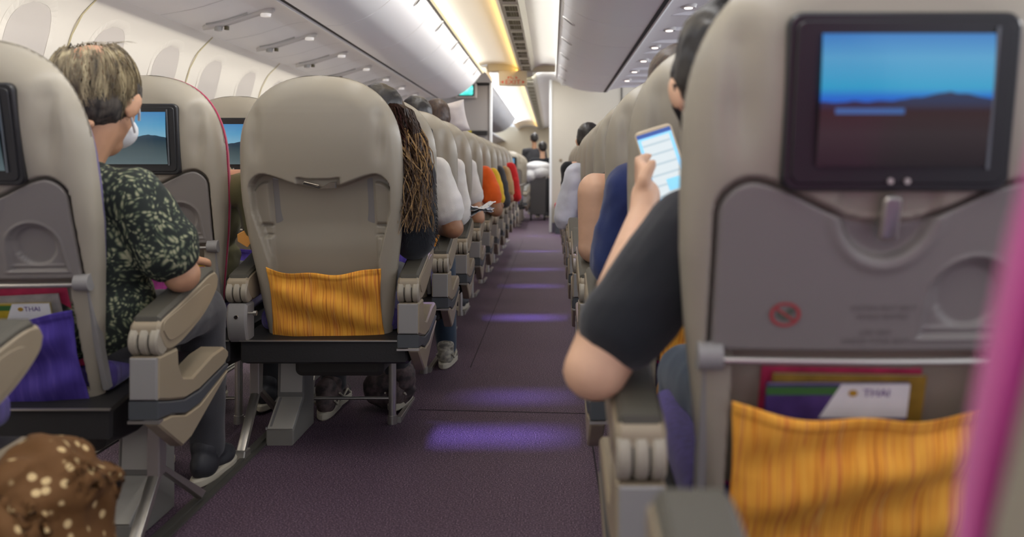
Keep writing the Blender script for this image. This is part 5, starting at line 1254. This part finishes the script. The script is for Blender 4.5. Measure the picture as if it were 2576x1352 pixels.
# white pillow leaning between seat tops, folded papers on an armrest
def pillow():
    n = 22; vs = []; fs = []
    for sd in (-1, 1):
        for i in range(n):
            for j in range(n):
                u = -1+2*i/(n-1); v = -1+2*j/(n-1); th = 0.045*((1-u**4)*(1-v**4))**0.6+0.001
                k = 1-0.06*(1-abs(v))*abs(u)**4
                vs.append((u*0.135*(1-0.07*(1-v*v)), sd*th+0.006*mnoise.noise(Vector((u*3, v*3, sd))), v*0.095*(1-0.07*(1-u*u))))
    N = n*n
    for s_ in (0, 1): fs += [((s_*N+i*n+j), (s_*N+(i+1)*n+j), (s_*N+(i+1)*n+j+1), (s_*N+i*n+j+1)) for i in range(n-1) for j in range(n-1)]
    return mesh('pillow', vs, fs, True)
o = link('pillow', pillow(), mat('pillow_white', (0.66, 0.61, 0.58), 0.85, bump=0.3, bscale=200), None, (-0.635, DK(4)+0.24, 1.20), (0.1, -0.22, 0.1))
tag(o, 'white pillow standing between the seat tops on the left', 'pillow')
def papers():
    vs = []; fs = []; n = 18
    for L in range(5):
        b = len(vs)
        for i in range(n):
            for j in range(n):
                u = i/(n-1)-0.5; v = j/(n-1)-0.5
                vs.append((u*0.20+0.004*L, v*0.20+0.006*L, 0.012*L+0.020*math.sin(u*5+L)+0.06*abs(u)+0.012*mnoise.noise(Vector((u*8, v*8, L*3)))))
        fs += [(b+i*n+j, b+(i+1)*n+j, b+(i+1)*n+j+1, b+i*n+j+1) for i in range(n-1) for j in range(n-1)]
    return mesh('papers', vs, fs, True)
inkp = streak_mat('printed_paper', [(0.40, (0.74, 0.76, 0.80)), (0.60, (0.70, 0.72, 0.76)), (0.66, (0.25, 0.32, 0.45))], (60, 12, 60), 0.7)
o = link('newspaper', papers(), inkp, None, (-0.415, DK(3)+0.20, 0.672), (0, 0.12, 0.2)); tag(o, 'crumpled white printed paper on an armrest left of the aisle', 'newspaper')

# magazines in the pockets
def mag(label, x, D, z, w, h, lean, color, recline, edge=None, logo=False, off=0.0, yaw=0.0):
    t = thing('magazine', label, 'magazine', (x, D+off, z), 'magazines in the seat pockets')
    t.rotation_euler = (0.20+recline, lean, yaw)
    cov = mat('cover_'+label[:14].replace(' ', '_'), color, 0.35, var=0.25, vscale=30)
    MB().box(-w/2, w/2, -0.0025, -0.0018, -h, 0).build('cover', cov, t); MB().box(-w/2+0.002, w/2-0.001, -0.0018, 0.0018, -h, -0.001).build('pages', PAPER, t); MB().box(-w/2, w/2, 0.0018, 0.0025, -h, 0).build('back_cover', cov, t)
    if edge: MB().box(-w/2, w/2, -0.0030, -0.0025, -0.016, -0.004).build('cover_stripe', edge, t)
    if logo:
        c = MB(); c.add([(w*0.02, -0.0032, 0.0), (w*0.5, -0.0032, 0.0), (w*0.5, -0.0032, -0.05), (-w*0.12, -0.0032, -0.05)], [(0, 3, 2, 1)]).build('cover_corner', PAPER, t)
        c = MB(); c.prism([(0.020+0.006*math.cos(a), -0.013+0.006*math.sin(a)*0.8) for a in np.linspace(0, 2*PI, 13)[:-1]], -0.0042, -0.0034, 'y').build('emblem', mat('emblem_gold', (0.45, 0.26, 0.03), 0.4), t)
        link('lettering', text_mesh('THAI', 0.016, lambda a, b: (a+w*0.27, -0.0040, b-0.018)), mat('logo_purple', (0.12, 0.05, 0.25), 0.5), t)
    return t
st_g = mat('stripe_green', (0.05, 0.16, 0.04), 0.5); st_r = mat('stripe_red', (0.55, 0.03, 0.07), 0.5); st_y = mat('stripe_yellow', (0.55, 0.38, 0.03), 0.5)
R1 = (XR, DK(-1))
yr = float(surf_y(0, 0.6))+0.010
mag('pink and red magazine at the back of the near right pocket', R1[0]-0.020, R1[1], 0.636, 0.215, 0.20, 0.02, (0.55, 0.045, 0.12), 0.08, None, off=yr+0.010)
mag('ochre magazine in the middle of the near right pocket', R1[0]-0.012, R1[1], 0.627, 0.205, 0.20, 0.015, (0.34, 0.21, 0.035), 0.08, None, off=yr+0.002)
mag('purple and green magazine with white corner in the near right pocket', R1[0]-0.030, R1[1], 0.617, 0.190, 0.19, 0.0, (0.07, 0.04, 0.16), 0.08, st_g, True, off=yr-0.006)
R2 = (-1.22, DK(0))
mag('pink magazine at the back of the purple pocket, far left', R2[0]+0.045, R2[1], 0.640, 0.20, 0.20, -0.06, (0.62, 0.05, 0.12), 0.10, None, off=yr+0.004)
mag('white-edged grey magazine in the purple pocket, far left', R2[0]+0.035, R2[1], 0.622, 0.19, 0.20, -0.05, (0.40, 0.37, 0.33), 0.10, None, off=yr-0.003)
mag('yellow and green magazine with white corner in the purple pocket, far left', R2[0]+0.030, R2[1], 0.606, 0.17, 0.19, -0.02, (0.46, 0.33, 0.03), 0.10, st_g, True, off=yr-0.010)
mag('yellow and pink magazine in the plum pocket beside the leaf-print sleeve', XM+0.10, DK(1), 0.630, 0.17, 0.18, 0.05, (0.55, 0.36, 0.03), 0.03, st_r, False, off=yr+0.002)

# dotted brown bag on the floor, lower left corner
bg = thing('fabric_bag', 'brown cloth bag with cream dots standing at the lower left corner', 'bag', (-0.765, 1.40, 0))
blob('bag_body', [ell((0.0, 0.0, 0.16), (0.095, 0.16, 0.16)), ell((-0.010, 0.0, 0.36), (0.085, 0.14, 0.130)), ell((0.0, 0.0, 0.25), (0.092, 0.15, 0.16)), ell((0.0, 0, 0.07), (0.095, 0.15, 0.07))], 0.007, DOTS, bg, 5, 0.032, 10)
blob('bag_strap', chain([(-0.05, -0.10, 0.45), (0.02, -0.135, 0.40), (0.07, -0.14, 0.30), (0.085, -0.13, 0.15)], [0.014, 0.016, 0.016, 0.014]), 0.006, DOTS, bg, 3, 0.003, 20)

# belongings under the seats: lone sneakers and a pinkish bag
def lone_shoe(label, pos, yaw, kind):
    t = thing('sneaker', label, 'shoe', pos); s = shoe(t, (0, 0, 0), yaw, kind); return t
lone_shoe('pale-soled sneaker on the floor under the orange-pocket seat', (-0.83, DK(1)+0.62, 0), 0.1, 'pink')
b2 = thing('pouch', 'crumpled pinkish brown pouch under the orange-pocket seat behind the bar', 'bag', (-0.61, DK(1)+0.66, 0))
blob('pouch_body', [ell((0, 0, 0.08), (0.10, 0.06, 0.08)), ell((0.04, -0.01, 0.12), (0.06, 0.05, 0.07))], 0.006, UPPER_P, b2, 3, 0.008, 18)

# cabin crew and cart far down the aisle
def crew(label, x, D, hair, top, skin, h=1.55, side=1):
    t = thing('person', label, 'person', (x, D, 0), 'people standing far down the aisle')
    hp, p, e = head_prims((0, 0, h-0.12), 0.25, 0.1)
    blob('body', hp+[cap((0, 0, h-0.30), 0.05, (0, 0, h-0.18), 0.048), cap((-0.17, 0, h-0.36), 0.05, (0.17, 0, h-0.36), 0.05), cap((-0.19, 0, h-0.36), 0.045, (-0.23, 0.05, h-0.62), 0.038), cap((0.19, 0, h-0.36), 0.045, (0.23, 0.05, h-0.62), 0.038), cap((-0.23, 0.05, h-0.62), 0.036, (-0.14, -0.16, h-0.68), 0.03), cap((0.23, 0.05, h-0.62), 0.036, (0.14, -0.16, h-0.68), 0.03), cap((-0.08, 0, 0.75), 0.07, (-0.09, 0, 0.06), 0.04), cap((0.08, 0, 0.75), 0.07, (0.09, 0, 0.06), 0.04), ell((0, 0, h-0.55), (0.15, 0.10, 0.25))], 0.012, skin, t)
    blob('jacket', [cap((-0.16, 0, h-0.37), 0.065, (0.16, 0, h-0.37), 0.065), ell((0, 0, h-0.55), (0.175, 0.12, 0.25)), cap((-0.19, 0, h-0.37), 0.06, (-0.23, 0.05, h-0.60), 0.05), cap((0.19, 0, h-0.37), 0.06, (0.23, 0.05, h-0.60), 0.05)], 0.012, top, t, 3, 0.004, 10)
    blob('trousers', [ell((0, 0, 0.80), (0.16, 0.12, 0.12)), cap((-0.08, 0, 0.75), 0.085, (-0.09, 0, 0.10), 0.06), cap((0.08, 0, 0.75), 0.085, (0.09, 0, 0.10), 0.06)], 0.014, DARKGREY_T, t)
    R = []
    blob('hair', cap_hair_prims(p, e, 1.05), 0.009, hair, t, 3)
    for sx in (-1, 1): shoe(t, (sx*0.09, -0.03, 0), PI)
crew('person with black hair and black top standing behind the covered cart', -0.175, 17.6, HAIR_BLACK, BLACK_T, SKIN_B, 1.44)
ct = thing('service_cart', 'service cart under a white cloth far down the aisle', 'cart', (-0.25, 16.6, 0))
MB().box(-0.14, 0.14, -0.15, 0.35, 0.10, 0.86).build('cart_body', mat('cart_grey', (0.07, 0.065, 0.065), 0.5), ct, bevel=0.01)
blob('cloth_cover', [ell((0.0, 0.1, 0.96), (0.24, 0.32, 0.10)), ell((0.04, 0.08, 0.86), (0.19, 0.33, 0.15)), ell((-0.12, 0.08, 0.80), (0.12, 0.31, 0.14))], 0.014, PAPER, ct, 3, 0.008, 8)
for sx in (-0.12, 0.12): MB().tube((sx-0.015, -0.14, 0.05), (sx+0.015, -0.14, 0.05), 0.05, n=16).box(sx-0.02, sx+0.02, -0.16, -0.12, 0.05, 0.11).build('caster', RUBBER, ct)
crew('person in dark uniform standing beyond the covered cart, half hidden', -0.36, 19.0, HAIR_BLACK, DARKGREY_T, SKIN_A, 1.66)

bpy.data.scenes.remove(SCRATCH)
